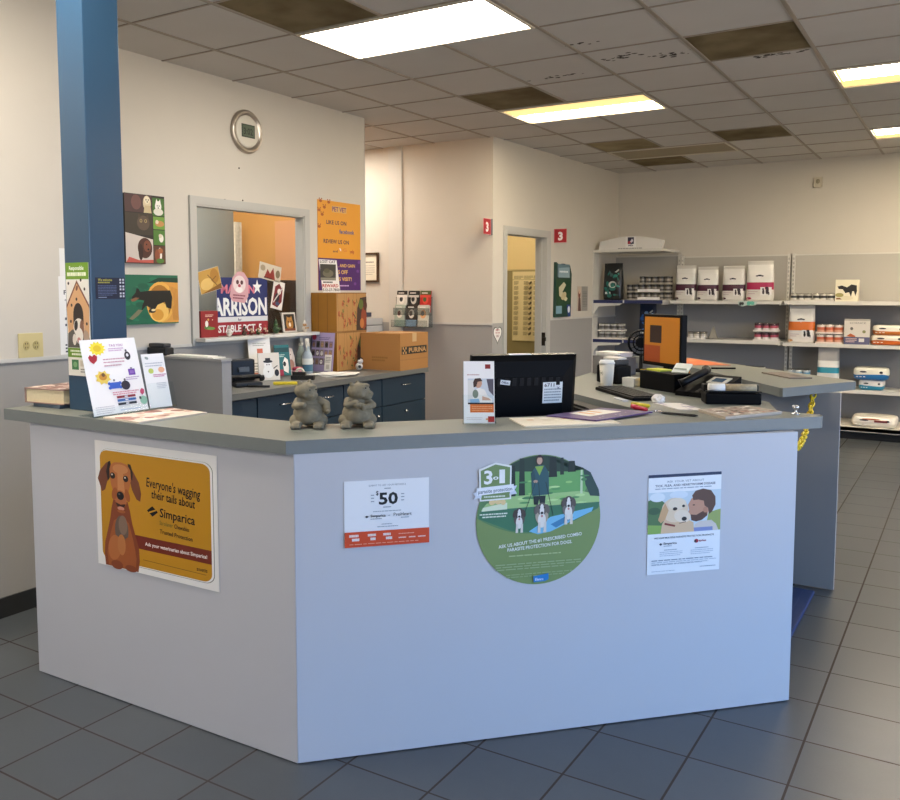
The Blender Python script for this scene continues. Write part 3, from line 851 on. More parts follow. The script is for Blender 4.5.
single('notice', 'green and white dog-house notice on the front face of the blue column', 'notice', sheet(.137, .435, .0012, dog_house(), mat('#efeae0', .5)), M=frame((-2.9805, 2.1005, 1.18), UX, UZ))
A = Art(.134 / 200, .082 / 145, 272, 410)
A.rect(272, 265, 472, 410, '#141d38'); A.text('We welcome', 288, 384, 288, 17, '#b9b23e', .02); A.lines(288, 372, 294, 1, 1, 9, '#a39d3c', 3)
A.lines(286, 412, 318, 7, 10.5, 5, '#5a688e', 4)
for y in (272, 318, 366):
    for dx in (432, 452):
        for dy in (0, 20): A.rect(dx, y + dy, dx + 12, y + dy + 13, '#c9cdd8')
A.lines(286, 356, 396, 1, 1, 6, '#8d98b4', 6)
single('notice', 'small navy notice on the right face of the blue column', 'notice', sheet(.134, .082, .001, A, mat('#141d38', .4)), M=frame((-2.8355, 2.123, 1.476), UY, UZ))
# ================================================================= LEFT WALLS: outlet, pictures, clock, window dressing
m = MB(); IV = mat('#cfc08a', .4)
m.box(0, .125, 0, .115, 0, .006, IV, bevel=.002)
t = thing('wall_outlet', 'cream double outlet plate on the left wall beside the blue column', 'outlet', M=frame((XL, 2.381, 1.195), UY, UZ))
part(t, 'cover_plate', m)
for cx in (.038, .087):
    s = MB(); pts = [(cx + .016 * math.cos(2 * PI * k / 20), .0575 + .021 * math.sin(2 * PI * k / 20)) for k in range(20)]
    s.prism(pts, .006, .009, mat('#b9a86e', .4))
    for dy in (-.009, .009):
        s.box(cx - .007, cx - .004, .0575 + dy - .004, .0575 + dy + .004, .009, .0094, mat('#3a3324', .6)); s.box(cx + .004, cx + .007, .0575 + dy - .004, .0575 + dy + .004, .009, .0094, mat('#3a3324', .6))
    part(t, 'socket', s)
A = Art(.001); A.oy = 380
A.rect(0, 0, 200, 380, '#f0eee9')
A.text('FE', 26, 62, 88, 22, '#2a2a30', .02); A.text('T', 30, 50, 134, 22, '#2a2a30', .02); A.lines(28, 70, 200, 2, 30, 12, '#3a3a44', 2); A.lines(26, 190, 330, 3, 16, 8, '#3a3a44', 4); A.lines(80, 190, 66, 6, 30, 12, '#3a3a44', 7)
single('paper_notice', 'white printed sheet on the left wall half hidden behind the blue column', 'notice', sheet(.2, .377, .001, A, mat('#f0eee9', .6)), M=frame((XL, 2.602, 1.198), UY, UZ))
single('paper_notice', 'small blank white sheet above the printed sheet, behind the blue column', 'notice', sheet(.16, .135, .001, None, mat('#eceae4', .6)), M=frame((XL, 2.612, 1.578), UY, UZ))

# canvas of pet photographs
A = Art(.42 / 335, .42 / 335, 100, 415)       # wall px, 100..313 wide
A.rect(70, 80, 313, 415, '#2a2420')
A.rect(72, 82, 235, 168, '#4a3232'); A.ell(140, 120, 30, 36, '#6e4a44'); A.ell(205, 120, 24, 36, '#d8c8a4'); A.ell(206, 106, 18, 18, '#e8dcc0'); A.ell(200, 104, 3, 4, '#241a14'); A.ell(214, 104, 3, 4, '#241a14'); A.ell(207, 114, 4, 3, '#241a14'); A.poly([(184, 168), (190, 132), (226, 132), (232, 168)], '#c9b48c')
A.rect(238, 90, 311, 178, '#3f6a2a'); A.ell(274, 130, 20, 26, '#ece9e0'); A.ell(274, 158, 30, 18, '#dedacc'); A.poly([(258, 112), (264, 94), (272, 110)], '#ece9e0'); A.poly([(276, 110), (286, 94), (290, 112)], '#ece9e0'); A.ell(268, 128, 3, 3, '#1c1812'); A.ell(280, 128, 3, 3, '#1c1812'); A.ell(274, 138, 4, 3, '#1c1812')
A.rect(72, 172, 236, 276, '#3c342a'); A.ell(180, 218, 38, 36, '#5a4a3c'); A.ell(166, 208, 8, 9, '#a08c5e'); A.ell(194, 208, 8, 9, '#a08c5e'); A.ell(166, 208, 3, 5, '#15110c'); A.ell(194, 208, 3, 5, '#15110c'); A.poly([(148, 196), (152, 174), (168, 188)], '#4a3c30'); A.poly([(194, 188), (210, 174), (214, 196)], '#4a3c30')
A.rect(240, 182, 311, 244, '#6f9a3c'); A.ell(280, 216, 28, 15, '#c08a50'); A.ell(264, 208, 10, 10, '#e2d2b0')
A.poly([(72, 268), (236, 296), (236, 412), (72, 412)], '#cfc4ba'); A.ell(186, 340, 44, 50, '#4a281c'); A.ell(200, 330, 22, 28, '#7a4430'); A.ell(160, 360, 14, 40, '#341a12'); A.poly([(72, 412), (90, 385), (150, 400), (236, 396), (236, 412)], '#c0564a'); A.ell(196, 322, 4, 4, '#120c0a'); A.ell(206, 346, 6, 5, '#120c0a')
A.rect(240, 248, 311, 322, '#4d7a30'); A.ell(288, 288, 14, 20, '#e9e4d8'); A.ell(282, 276, 10, 10, '#d8cbb4')
A.rect(240, 326, 311, 412, '#5c3a26'); A.ell(278, 368, 12, 34, '#efe8dc'); A.ell(262, 372, 16, 30, '#8a4a2c'); A.ell(282, 350, 14, 14, '#a8623a'); A.ell(278, 400, 24, 12, '#4d7a30')
mb = MB(); mb.box(-.03, .267, 0, .42, 0, .03, {'d': mat('#1e1a17', .6), '+z': mat('#2a2420', .5)}); mb.art(A, Matrix.Translation((0, 0, .03)))
single('photo_canvas', 'canvas collage of pet photos, upper of two pictures beside the blue column', 'picture', mb, M=frame((XW, 3.51, 1.677), UY, UZ))
# painting of a black dog leaving a wicker tunnel
A = Art(.42 / 365, .305 / 338, 470, 582)
A.rect(470, 244, 835, 582, '#14664a')
for k in range(16):
    q = random.Random(k + 50); A.ell(480 + 200 * q.random(), 260 + 300 * q.random(), 24 + 20 * q.random(), 12 + 8 * q.random(), q.choice(['#0f5a42', '#1b7554', '#126049']), 30 * q.random())
A.poly([(620, 300), (700, 262), (835, 262), (835, 300)], '#0d3b2c')
A.poly([(640, 330), (720, 290), (835, 296), (835, 575), (720, 575), (640, 530)], '#d89a44'); A.ell(710, 432, 96, 142, '#e5ae4e'); A.ell(706, 436, 80, 124, '#a86f22'); A.ell(700, 500, 66, 70, '#f0c264'); A.ell(690, 520, 40, 40, '#d99a38')
for k in range(6): A.line(776 + 10 * k, 320 + 4 * k, 800 + 7 * k, 560, 4, '#b87a34')
A.poly([(520, 395), (545, 365), (552, 335), (566, 340), (574, 360), (640, 352), (780, 350), (792, 400), (784, 480), (750, 470), (740, 430), (690, 450), (660, 500), (630, 505), (640, 470), (612, 455), (580, 490), (588, 450), (600, 420), (560, 412), (525, 420)], '#15130f')
A.poly([(512, 412), (545, 398), (568, 402), (540, 424), (520, 426)], '#8a5c40'); A.poly([(500, 540), (560, 480), (588, 486), (560, 520), (520, 550)], '#7c7a5e'); A.ell(652, 492, 24, 14, '#15130f'); A.ell(660, 486, 14, 8, '#e9d8a4')
mb = MB(); mb.box(-.02, .42, 0, .305, 0, .025, {'d': mat('#0f4a38', .6), '+z': mat('#14664a', .5)}); mb.art(A, Matrix.Translation((0, 0, .025)))
single('painting', 'green painting of a black dog leaving a wicker tunnel, lower picture by the column', 'picture', mb, M=frame((XW, 3.455, 1.302), UY, UZ))

# wall clock
t = thing('wall_clock', 'round silver digital wall clock high above the office window', 'clock', M=frame((XW, 4.541, 2.618), UY, UZ))
m = MB(); SL = mat('#b5aca0', .28, .85)
m.lathe([(.06, 0), (.148, 0), (.152, .008), (.150, .018), (.140, .026), (.128, .026), (.118, .016), (.106, .012), (.09, .012)], SL, n=40, caps=(True, False)); part(t, 'bezel', m, 'brushed silver rim')
m = MB(); m.lathe([(.112, .010), (.112, .016), (.104, .022), (.098, .024), (.0, .024)], mat('#d9d3c4', .4), n=40, caps=(False, False)); part(t, 'face', m, 'cream face')
A = Art(.001); A.rect(-62, -46, 62, 40, '#2a3a2e'); A.rect(-56, -40, 56, 34, '#53614e'); A.text('3:02', -46, 44, 22, 46, '#131a14', .02)
m = MB(); m.box(-.064, .064, -.042, .048, .0235, .0265, mat('#1c241e', .3)); m.art(A, Matrix.Translation((0, 0, .0265))); part(t, 'display', m, 'dark green display')

# tall orange poster with the purple lower part, lost-pet notice over it
A = Art(.555 / 238, .71 / 488, 88, 600)
A.rect(88, 112, 326, 600, '#e09a2c'); A.rect(88, 424, 326, 600, '#4a1d66')
for x, y in ((104, 118), (148, 120), (124, 150), (96, 168), (112, 190), (96, 256)): A.ell(x, y, 8, 8, '#a8561c'); A.ell(x - 6, y - 12, 3, 4, '#a8561c'); A.ell(x + 6, y - 12, 3, 4, '#a8561c')
A.rect(164, 136, 246, 172, '#d8a860'); A.text('PET VET', 166, 244, 166, 26, '#5a2a70', .02)
A.text('LIKE US ON', 134, 244, 238, 22, '#2a2448', .02); A.text('facebook', 204, 290, 284, 24, '#33538a', .02)
A.text('REVIEW US ON', 118, 258, 342, 22, '#2a2448', .02); A.text('and', 168, 194, 390, 14, '#2a2448', .01); A.line(206, 366, 212, 380, 5, '#d8d4e8'); A.text('G', 226, 244, 384, 20, '#cf6a3a'); A.text('yelp', 262, 288, 390, 20, '#a93a2c', .02)
A.text('. AND GAIN', 196, 292, 470, 18, '#e8b85c', .02); A.text('5 OFF', 196, 250, 508, 22, '#e8b85c', .02); A.text("'S VISIT!", 196, 272, 546, 20, '#e8b85c', .02); A.lines(204, 258, 570, 1, 1, 7, '#c9a8d8', 3)
for x, y in ((308, 490), (292, 562), (316, 440)): A.ell(x, y, 8, 9, '#6a3a88')
single('poster', 'tall orange and purple poster at the right end of the office wall', 'poster', sheet(.555, .71, .004, A, mat('#e09a2c', .5)), M=frame((XW, 5.312, 1.512), UY, UZ))
A = Art(.235 / 90, .262 / 172, 104, 600)
A.poly([(104, 428), (190, 430), (208, 600), (122, 600)], '#eceae6')
A.text('LOST CAT', 110, 184, 446, 14, '#2a2a2c', .02); A.rect(110, 452, 186, 536, '#3c3a34'); A.ell(148, 500, 26, 20, '#6e6a58'); A.ell(142, 486, 14, 12, '#58543f'); A.rect(112, 522, 186, 534, '#8a8776')
A.lines(124, 184, 542, 1, 1, 8, '#4a4a4c', 2); A.text('REWARD', 120, 198, 572, 17, '#b3332a', .03); A.text('512-27-7800', 122, 204, 592, 14, '#2a2a2c', .02)
mb = MB(); mb.prism([A.T(*p) for p in ((104, 428), (122, 600), (208, 600), (190, 430))], 0, .0008, mat('#eceae6', .6)); mb.art(A, Matrix.Translation((0, 0, .0008)))
single('notice', 'white lost-pet notice taped over the lower left of the orange and purple poster', 'notice', mb, M=frame((XW + .0045, 5.318, 1.495), UY, UZ))

# things hung inside the window frame and on its sill
XG = XW - .057
mb = MB(); A = Art(.001); A.oy = 405
A.rect(0, 0, 505, 405, '#1f2c66'); A.text('HARRISON', -118, 498, 262, 122, '#f1f1ee', .035); A.k += 1
A.items[-1] = ([(min(max(x, .0), .505), y) for x, y in A.items[-1][0]], A.items[-1][1], A.items[-1][2], A.items[-1][3])
A.text('MARTIN', 40, 372, 110, 62, '#d87a8c', .03); A.poly([(400 + 50 * math.cos(math.radians(-90 + 36 * k)) * (1 if k % 2 == 0 else .4), 66 + 56 * math.sin(math.radians(-90 + 36 * k)) * (1 if k % 2 == 0 else .4)) for k in range(10)], '#f1f1ee')
A.rect(0, 276, 505, 312, '#dfe0e2'); A.text('for', 200, 236, 306, 20, '#2a3560', .02); A.rect(0, 312, 505, 405, '#9c2431'); A.text('STABLE PCT. 5', 8, 440, 382, 50, '#f1f1ee', .03)
mb.box(0, .505, 0, .405, 0, .004, {'d': mat('#e6e6e6', .5), '+z': mat('#1f2c66', .45)}); mb.art(A, Matrix.Translation((0, 0, .004)))
single('campaign_sign', 'blue and red campaign yard sign standing inside the office window', 'sign', mb, M=frame((XG + .001, 4.285, 1.197), UY, UZ))
def card(label, name, y, z, w, h, rot, art, cat='card', out=.008, t=.0012, base='#e9e2d4', lean=0):
    mb = MB(); mb.box(-w / 2, w / 2, -h / 2, h / 2, 0, t, mat(base, .5)); mb.art(art, Matrix.Translation((0, 0, t)))
    return single(name, label, cat, mb, M=frame((XG + out, y, z), UY, UZ) @ rotM('Z', rot) @ rotM('X', lean))
A = Art(.001); A.rect(-98, -76, 98, 76, '#c79a48'); A.ell(-30, 20, 60, 40, '#e2bd6e'); A.ell(50, -20, 40, 50, '#b07c30'); A.line(-10, -40, 60, 50, 5, '#4a2f16'); A.line(26, 2, 66, -16, 4, '#4a2f16'); A.poly([(-98, 76), (98, 40), (98, 76)], '#8a5c22')
card('golden greeting card with a bare branch taped at the left of the office window', 'greeting_card', 4.22, 1.58, .2, .155, 14, A)
A = Art(.001); A.poly([(-90, 70), (-70, -60), (-20, -110), (40, -108), (88, -60), (92, 60), (60, 110), (-60, 104)], '#d6a4aa'); A.ell(0, -20, 62, 62, '#e9d7d4'); A.ell(-20, -34, 14, 16, '#5c2a30'); A.ell(22, -34, 14, 16, '#5c2a30'); A.ell(0, -10, 14, 12, '#b3485a'); A.ell(0, 20, 34, 20, '#f3ece8'); A.lines(-60, 60, 54, 2, 20, 10, '#8a4452', 3)
mb = MB(); mb.prism([(x * .001, -y * .001) for x, y in ((-90, 70), (-60, 104), (60, 110), (92, 60), (88, -60), (40, -108), (-20, -110), (-70, -60))], 0, .0015, mat('#d6a4aa', .5)); mb.art(A, Matrix.Translation((0, 0, .0015)))
single('greeting_card', 'pink rounded holiday card taped over the middle of the campaign sign', 'card', mb, M=frame((XG + .008, 4.50, 1.535), UY, UZ) @ rotM('Z', -4))
A = Art(.001); A.rect(-116, -58, 116, 58, '#cfc3ae'); A.poly([(-60, 50), (-30, -20), (0, 10), (30, -40), (60, 50)], '#8c2a20'); A.ell(-80, -20, 26, 22, '#a39276'); A.ell(84, 0, 24, 30, '#7a6a50'); A.lines(-60, 60, 40, 1, 1, 10, '#5a1a14', 2)
card('beige and red holiday card taped in the upper middle of the office window', 'greeting_card', 4.82, 1.645, .235, .118, -10, A)
A = Art(.001); A.rect(-62, -104, 62, 104, '#e6e0d6'); A.poly([(-50, 80), (-40, -60), (0, -90), (44, -50), (50, 40), (10, 90)], '#7a1f26'); A.ell(-6, 20, 26, 34, '#2a2430'); A.ell(10, -30, 20, 22, '#e9e2d8'); A.line(-40, 60, 46, -70, 10, '#c9c2ba'); A.ell(6, 62, 24, 14, '#3a4a6a')
card('white and dark red photo card taped at the right of the campaign sign', 'greeting_card', 4.90, 1.475, .125, .21, -12, A)
A = Art(.001); A.oy = 178; A.rect(0, 0, 154, 178, '#8f1f24'); A.ell(60, 112, 30, 12, '#4d7a3a'); A.ell(52, 86, 14, 22, '#efe9e0'); A.ell(90, 118, 36, 10, '#6c9a4a'); A.ell(66, 58, 8, 8, '#e0b05a'); A.lines(40, 112, 24, 2, 9, 5, '#e8c8b4', 3); A.ell(104, 60, 4, 4, '#f0e0c0')
mb = MB(); mb.box(0, .154, 0, .178, 0, .06, {'d': mat('#76181d', .5)}); mb.art(A, Matrix.Translation((0, 0, .06)))
single('gift_box', 'small dark red holiday box on the left end of the window sill', 'box', mb, M=frame((XG + .01, 4.075, WZ0), UY, UZ))
A = Art(.001); A.oy = 150; A.rect(0, 0, 146, 150, '#d9d2c6'); A.rect(14, 12, 132, 138, '#2a231c'); A.ell(74, 86, 40, 50, '#b07a34'); A.poly([(44, 60), (50, 26), (66, 46)], '#c98e44'); A.poly([(84, 46), (100, 24), (106, 60)], '#c98e44'); A.ell(60, 70, 6, 6, '#1a1410'); A.ell(90, 70, 6, 6, '#1a1410'); A.ell(75, 92, 12, 16, '#f0e6d6'); A.rect(14, 120, 132, 138, '#7a3a22')
mb = MB(); mb.box(0, .146, 0, .15, 0, .012, mat('#d9d2c6', .5)); mb.art(A, Matrix.Translation((0, 0, .012)))
single('framed_picture', 'small framed cat photo on the right of the window sill', 'picture frame', mb, M=frame((XG + .05, 4.905, WZ0), UY, UZ) @ rotM('X', -8))
def figurine(label, y, x, cols, s=1.0):
    m = MB(); a, b, c = (mat(q, .5) for q in cols)
    m.sphere((0, 0, .022 * s), (.02 * s, .02 * s, .022 * s), a); m.sphere((0, 0, .052 * s), .015 * s, b); m.lathe([(.013 * s, .06 * s), (.012 * s, .066 * s), (.004 * s, .085 * s), (0, .088 * s)], c, n=12)
    m.sphere((.013 * s, .008 * s, .054 * s), .004 * s, c); m.sphere((.02 * s, -.012 * s, .03 * s), .007 * s, b); m.sphere((.02 * s, .012 * s, .03 * s), .007 * s, b)
    single('figurine', label, 'figurine', m, loc=(x, y, WZ0), group='small figurines on the window sill')
figurine('tiny white figurine on the window sill, leftmost in front of the campaign sign', 4.30, -4.33, ('#dcd6cc', '#e6ded2', '#9a8f80'), .9)
for k, (y, c) in enumerate(((4.46, ('#3a2a22', '#5a4434', '#2a1e18')), (4.53, ('#6a2a22', '#c9a88a', '#7a1f1c')), (4.60, ('#31401f', '#b59a7a', '#8a2420')), (4.67, ('#7c1f22', '#d8bca2', '#a8292b')))):
    figurine(['dark brown figurine on the window sill before the red band of the sign', 'red and tan figurine on the window sill beside the dark brown one', 'olive figurine with red cap on the window sill below the campaign sign', 'red capped figurine on the window sill at the right end of the red band'][k], y, -4.345, c, .8)
figurine('green tree-like figurine on the window sill at the right edge of the campaign sign', 4.78, -4.34, ('#2e4a2a', '#3a5a30', '#24401f'), 1.25)
figurine('white and brown figurine on the window sill right of the framed cat photo', 5.105, -4.34, ('#cfc4b2', '#b98c5a', '#e3dccf'), 1.05)
# back of the office: dark cupboard and a pale strip standing in for a bright sparkle
m = MB(); m.box(-5.5, -4.98, 5.35, 5.785, 0, 1.60, mat('#2a2420', .5)); m.box(-5.49, -5.25, 5.345, 5.35, .05, 1.55, mat('#332c27', .5)); m.box(-5.235, -4.99, 5.345, 5.35, .05, 1.55, mat('#332c27', .5))
single('cupboard', 'dark cupboard in the office seen through the lower right of the window', 'cupboard', m)
m = MB(); rows = []
for k in range(14):
    z = .3 + k * .14; rows.append([(-5.6 + .02 * math.sin(j * 1.9), 5.64 + j * .012, z) for j in range(8)])
m.grid(rows, mat('#d9d2c0', .7, noise=.3, nscale=40))
single('sparkle_strip', 'narrow pale strip standing in for a bright sparkle in the office window', 'sparkle_strip', m)

# ================================================================= BACK WORKTOP UNDER THE WINDOW
NAVY = mat('#23384a', .42); NAVYD = mat('#1c2c3a', .5); WT = mat('#6f706c', .4, noise=.04, nscale=60); CHR = mat('#c9c9c9', .25, .9)
bc = thing('base_cabinets', 'dark blue base cabinets with drawers below the office window', 'cabinet', (-4.06, 4.82, 0))
ox, oy = -4.06, 4.82
m = MB(); m.box(-4.37 - ox, -3.775 - ox, 3.72 - oy, 5.915 - oy, 0.09, .850, NAVYD); m.box(-4.37 - ox, -3.83 - ox, 3.74 - oy, 5.90 - oy, .0, .09, mat('#15191c', .6)); part(bc, 'body', m)
cols = [(3.72, 3.958), (3.958, 4.46), (4.46, 4.83), (4.83, 5.30), (5.30, 5.915)]
for k, (a, b) in enumerate(cols):
    d = MB(); d.box(-3.775 - ox, -3.757 - ox, a + .006 - oy, b - .006 - oy, .64, .842, NAVY); dr_ = part(bc, 'drawer', d)
    if k:
        h = MB(); yy = (a + b) / 2 - oy
        h.tube([(-3.757 - ox, yy - .045, .78), (-3.735 - ox, yy - .045, .78), (-3.735 - ox, yy + .045, .78), (-3.757 - ox, yy + .045, .78)], .005, CHR, n=8); part(dr_, 'handle', h)
    d = MB(); d.box(-3.775 - ox, -3.757 - ox, a + .006 - oy, b - .006 - oy, .11, .632, NAVY); do = part(bc, 'door', d)
    h = MB(); yy = (b - .07 if k % 2 else a + .07) - oy
    if k == 4: yy = (a + b) / 2 - oy
    h.sphere((-3.742 - ox, yy, .57), .012, CHR, seg=12, ring=8); h.tube([(-3.757 - ox, yy, .57), (-3.745 - ox, yy, .57)], .005, CHR, n=8); part(do, 'knob', h)
m = MB(); m.box(-4.375, -3.735, 3.71, 5.925, .852, .89, WT); single('worktop', 'grey worktop on the dark blue base cabinets under the office window', 'worktop', m)
WTZ = .89
m = MB(); m.box(-4.375, -3.72, 3.63, 3.705, 0.0, 1.095, mat('#9a9b9c', .6)); m.box(-4.372, -3.715, 3.62, 3.708, 1.095, 1.108, mat('#a9a9a8', .45))
single('partition', 'low grey partition panel at the near end of the back worktop', 'partition', m)
m = MB(); BK = mat('#17181a', .4)
m.box(-4.34, -4.10, 3.72, 4.06, WTZ, 1.06, mat('#8e8f90', .5), bevel=.01); m.box(-4.32, -4.12, 3.74, 4.04, 1.06, 1.085, BK, bevel=.005)
single('printer', 'grey printer with black top behind the low partition', 'printer', m)
m = MB(); m.box(-.14, .26, -.24, -.14, 0, .006, mat('#e9e6de', .6)); m.box(-.12, .20, -.235, -.15, .006, .011, mat('#f0eee8', .6), rotM('Z', 1))
single('paper_stack', 'white papers lying on top of the low partition and printer', 'papers', m, loc=(-4.05, 3.87, 1.1085))
m = MB(); m.box(-.07, .10, -.035, .035, 0, .05, BK, bevel=.01); m.box(-.06, .08, -.03, .03, .05, .075, mat('#3a3a3c', .4), bevel=.008)
single('label_printer', 'black flat device on top of the partition, behind the white leaflet holder', 'device', m, loc=(-4.30, 3.665, 1.109), rz=0)

# telephone / card reader in the left corner of the worktop
t = thing('desk_phone', 'black desk phone on the left end of the back worktop', 'phone', (-4.03, 4.13, WTZ), -.5)
m = MB(); m.box(-.09, .11, -.09, .09, 0, .03, BK, bevel=.01); m.box(-.09, -.02, -.08, .08, .028, .17, BK, bevel=.012); part(t, 'body', m)
m = MB(); m.box(-.02, .0, -.035, .035, .09, .12, mat('#5a5f62', .3)); part(t, 'screen', m)
m = MB(); m.tube([(.06, -.1, .045), (.03, -.095, .06), (.03, .095, .06), (.06, .1, .045)], [.02, .014, .014, .02], BK); part(t, 'handset', m)
m = MB(); m.tube([(0, 0, .009), (.13, .06, .009)], .008, BK); single('marker_pen', 'black marker lying in front of the desk phone on the back worktop', 'pen', m, loc=(-3.93, 4.06, WTZ))
m = MB(); m.box(0, .16, 0, .035, 0, .018, mat('#d9c52c', .5), bevel=.004); single('highlighter', 'yellow highlighter at the front edge of the back worktop', 'pen', m, loc=(-3.90, 4.26, WTZ), rz=.6)
def standing(name, label, cat, y, x, w, h, art, base, rz=0.35, lean=-9, t=.004, z=WTZ, foot=True):
    mb = MB(); mb.box(-w / 2, w / 2, 0, h, -t, 0, mat(base, .5)); mb.art(art)
    if foot:
        mb.box(-w * .3, w * .3, 0.001, h * .55, -t - .002, -t, mat('#b9b4aa', .6)); mb.box(-w * .2, w * .2, .016, .020, -.075, -t, mat('#b9b4aa', .6))
    M = Matrix.Translation((x, y, z + .003)) @ rotM('Z', math.degrees(rz)) @ frame((0, 0, 0), UY, UZ) @ rotM('X', lean)
    return single(name, label, cat, mb, M=M)
A = Art(.001); A.oy = 290; A.rect(-85, 0, 85, 290, '#efece6'); A.rect(-20, 80, 24, 120, '#cf6a4c'); A.lines(-50, 50, 40, 2, 14, 6, '#b5b0a6', 2); A.lines(-50, -20, 180, 4, 20, 7, '#8a857c', 4); A.rect(-60, 250, 70, 280, '#cf7a58')
standing('counter_sign', 'white counter sign with an orange square, tallest card on the back worktop', 'sign', 4.53, -4.25, .17, .29, A, '#efece6', -.35)
A = Art(.001); A.oy = 190; A.rect(-75, 0, 75, 190, '#e6ded2'); A.ell(-6, 130, 40, 44, '#f4f2ee'); A.ell(-8, 84, 28, 28, '#f4f2ee'); A.ell(-8, 60, 34, 10, '#1f1d20'); A.rect(-26, 36, 10, 60, '#1f1d20'); A.ell(52, 140, 16, 24, '#1f1d20'); A.line(30, 110, 60, 90, 6, '#1f1d20'); A.ell(-16, 82, 4, 4, '#1f1d20'); A.ell(0, 82, 4, 4, '#1f1d20'); A.ell(-8, 130, 5, 5, '#1f1d20'); A.ell(-50, 160, 10, 10, '#1f1d20')
standing('framed_picture', 'white frame with a snowman picture at the front of the back worktop cards', 'picture frame', 4.45, -4.10, .15, .19, A, '#f0ede7', -.5, t=.014)
A = Art(.001); A.oy = 205; A.rect(-62, 0, 62, 205, '#1f6f74'); A.rect(-62, 0, 62, 34, '#124a50'); A.poly([(4, 170), (0, 110), (20, 70), (44, 90), (48, 150), (40, 190)], '#f0eee8'); A.ell(14, 120, 12, 18, '#17181a'); A.lines(-46, 20, 50, 2, 12, 6, '#bfe0da', 3); A.rect(-62, 160, 0, 205, '#a32c4c')
standing('brochure', 'teal brochure with a black and white dog standing on the back worktop', 'brochure', 4.75, -4.24, .125, .225, A, '#1f6f74', -.3)
A = Art(.001); A.oy = 200; A.poly([(-50, 200), (-44, 30), (-10, 0), (30, 10), (48, 80), (52, 200)], '#dccbbd'); A.ell(0, 60, 30, 34, '#e8d8c8'); A.ell(14, 130, 26, 40, '#b9836a'); A.ell(-4, 54, 4, 4, '#3a2a22'); A.ell(14, 54, 4, 4, '#3a2a22')
mb = MB(); mb.prism([A.T(*p) for p in ((-50, 200), (52, 200), (48, 80), (30, 10), (-10, 0), (-44, 30))], -.004, 0, mat('#dccbbd', .5)); mb.art(A); mb.box(-.03, .03, .014, .018, -.07, -.004, mat('#b9b4aa', .6))
single('display_card', 'pale cut-out card beside the teal brochure on the back worktop', 'card', mb, M=Matrix.Translation((-4.29, 4.875, WTZ + .001)) @ rotM('Z', -20) @ frame((0, 0, 0), UY, UZ) @ rotM('X', -8))
t = thing('candy_jar', 'small pink and clear jar in front of the teal brochure', 'jar', (-4.05, 4.68, WTZ))
m = MB(); m.lathe([(.035, 0), (.04, .01), (.04, .05), (.034, .06)], mat('#c98a94', .3), n=20); part(t, 'jar', m)
m = MB(); m.lathe([(.037, .06), (.037, .075), (.03, .08), (0, .081)], mat('#9c2f4a', .4), n=20); part(t, 'lid', m)
t = thing('tape_dispenser', 'black tape dispenser on the back worktop in front of the jar', 'tape dispenser', (-3.95, 4.62, WTZ), .5)
m = MB(); m.prism([(-.08, -.025), (.08, -.025), (.08, .025), (-.08, .025)], 0, .03, BK); m.prism([(-.07, -.02), (.02, -.02), (.02, .02), (-.07, .02)], .03, .055, BK); part(t, 'body', m)
m = MB(); m.torus((-.02, 0, .05), .026, .009, mat('#c9c4b4', .4), rotM('X', 90)); part(t, 'tape_roll', m)
# spray bottles
def spray(label, x, y, body, lab, rz, s=1.0):
    t = thing('spray_bottle', label, 'spray bottle', (x, y, WTZ), rz, 'spray bottles on the back worktop')
    m = MB(); m.lathe([(.036 * s, 0), (.04 * s, .006), (.04 * s, .12 * s), (.036 * s, .14 * s), (.018 * s, .18 * s), (.015 * s, .21 * s)], mat(body, .3), n=20); part(t, 'bottle', m)
    m = MB(); m.lathe([(.0405 * s, .02 * s), (.0405 * s, .07 * s)], mat(lab[0], .4), n=20, caps=(False, False)); m.lathe([(.0405 * s, .07 * s), (.0405 * s, .115 * s)], mat(lab[1], .4), n=20, caps=(False, False)); part(t, 'label', m)
    m = MB(); W = mat('#e2ddd0', .4); m.lathe([(.018 * s, .205 * s), (.018 * s, .23 * s)], W, n=14); m.box(-.02 * s, .05 * s, -.012 * s, .012 * s, .228 * s, .262 * s, W, bevel=.004); m.tube([(.03 * s, 0, .23 * s), (.042 * s, 0, .20 * s), (.036 * s, 0, .175 * s)], .005 * s, W, n=8); m.tube([(.05 * s, 0, .248 * s), (.064 * s, 0, .248 * s)], .008 * s, W, n=8); part(t, 'trigger_head', m, 'cream trigger head')
spray('spray bottle with teal and white label on the back worktop', -4.22, 4.99, '#a9b6bd', ('#3f6a80', '#dfe3dc'), -1.0, 1.0)
spray('grey green spray bottle half hidden behind the other one', -4.325, 5.04, '#8a968e', ('#7c8c84', '#9aa89c'), 2.4, 1.0)
# purple pet board, papers, cartons
A = Art(.001); A.oy = 300; A.rect(0, 0, 220, 300, '#a596b8'); A.ell(24, 36, 20, 22, '#b02a44'); A.lines(70, 180, 36, 2, 12, 6, '#6a5a80', 3)
r_ = random.Random(9)
for k in range(15):
    x, y = 22 + (k % 5) * 42, 90 + (k // 5) * 66
    A.rect(x - 18, y - 24, x + 18, y + 26, r_.choice(['#6d5a58', '#8a7a70', '#4a4440', '#7d6a80'])); A.ell(x, y + 4, 13, 17, r_.choice(['#d8cbbb', '#b08a64', '#2e2824', '#e8e2d8', '#94705a'])); A.ell(x - 5, y, 2.5, 2.5, '#17120f'); A.ell(x + 5, y, 2.5, 2.5, '#17120f')
A.rect(140, 168, 208, 292, '#e9e4da'); A.rect(158, 244, 188, 278, '#c9c2b6'); A.lines(148, 200, 186, 4, 12, 5, '#7a7468', 6)
mb = MB(); mb.box(0, .22, 0, .30, -.004, 0, mat('#a596b8', .5)); mb.art(A)
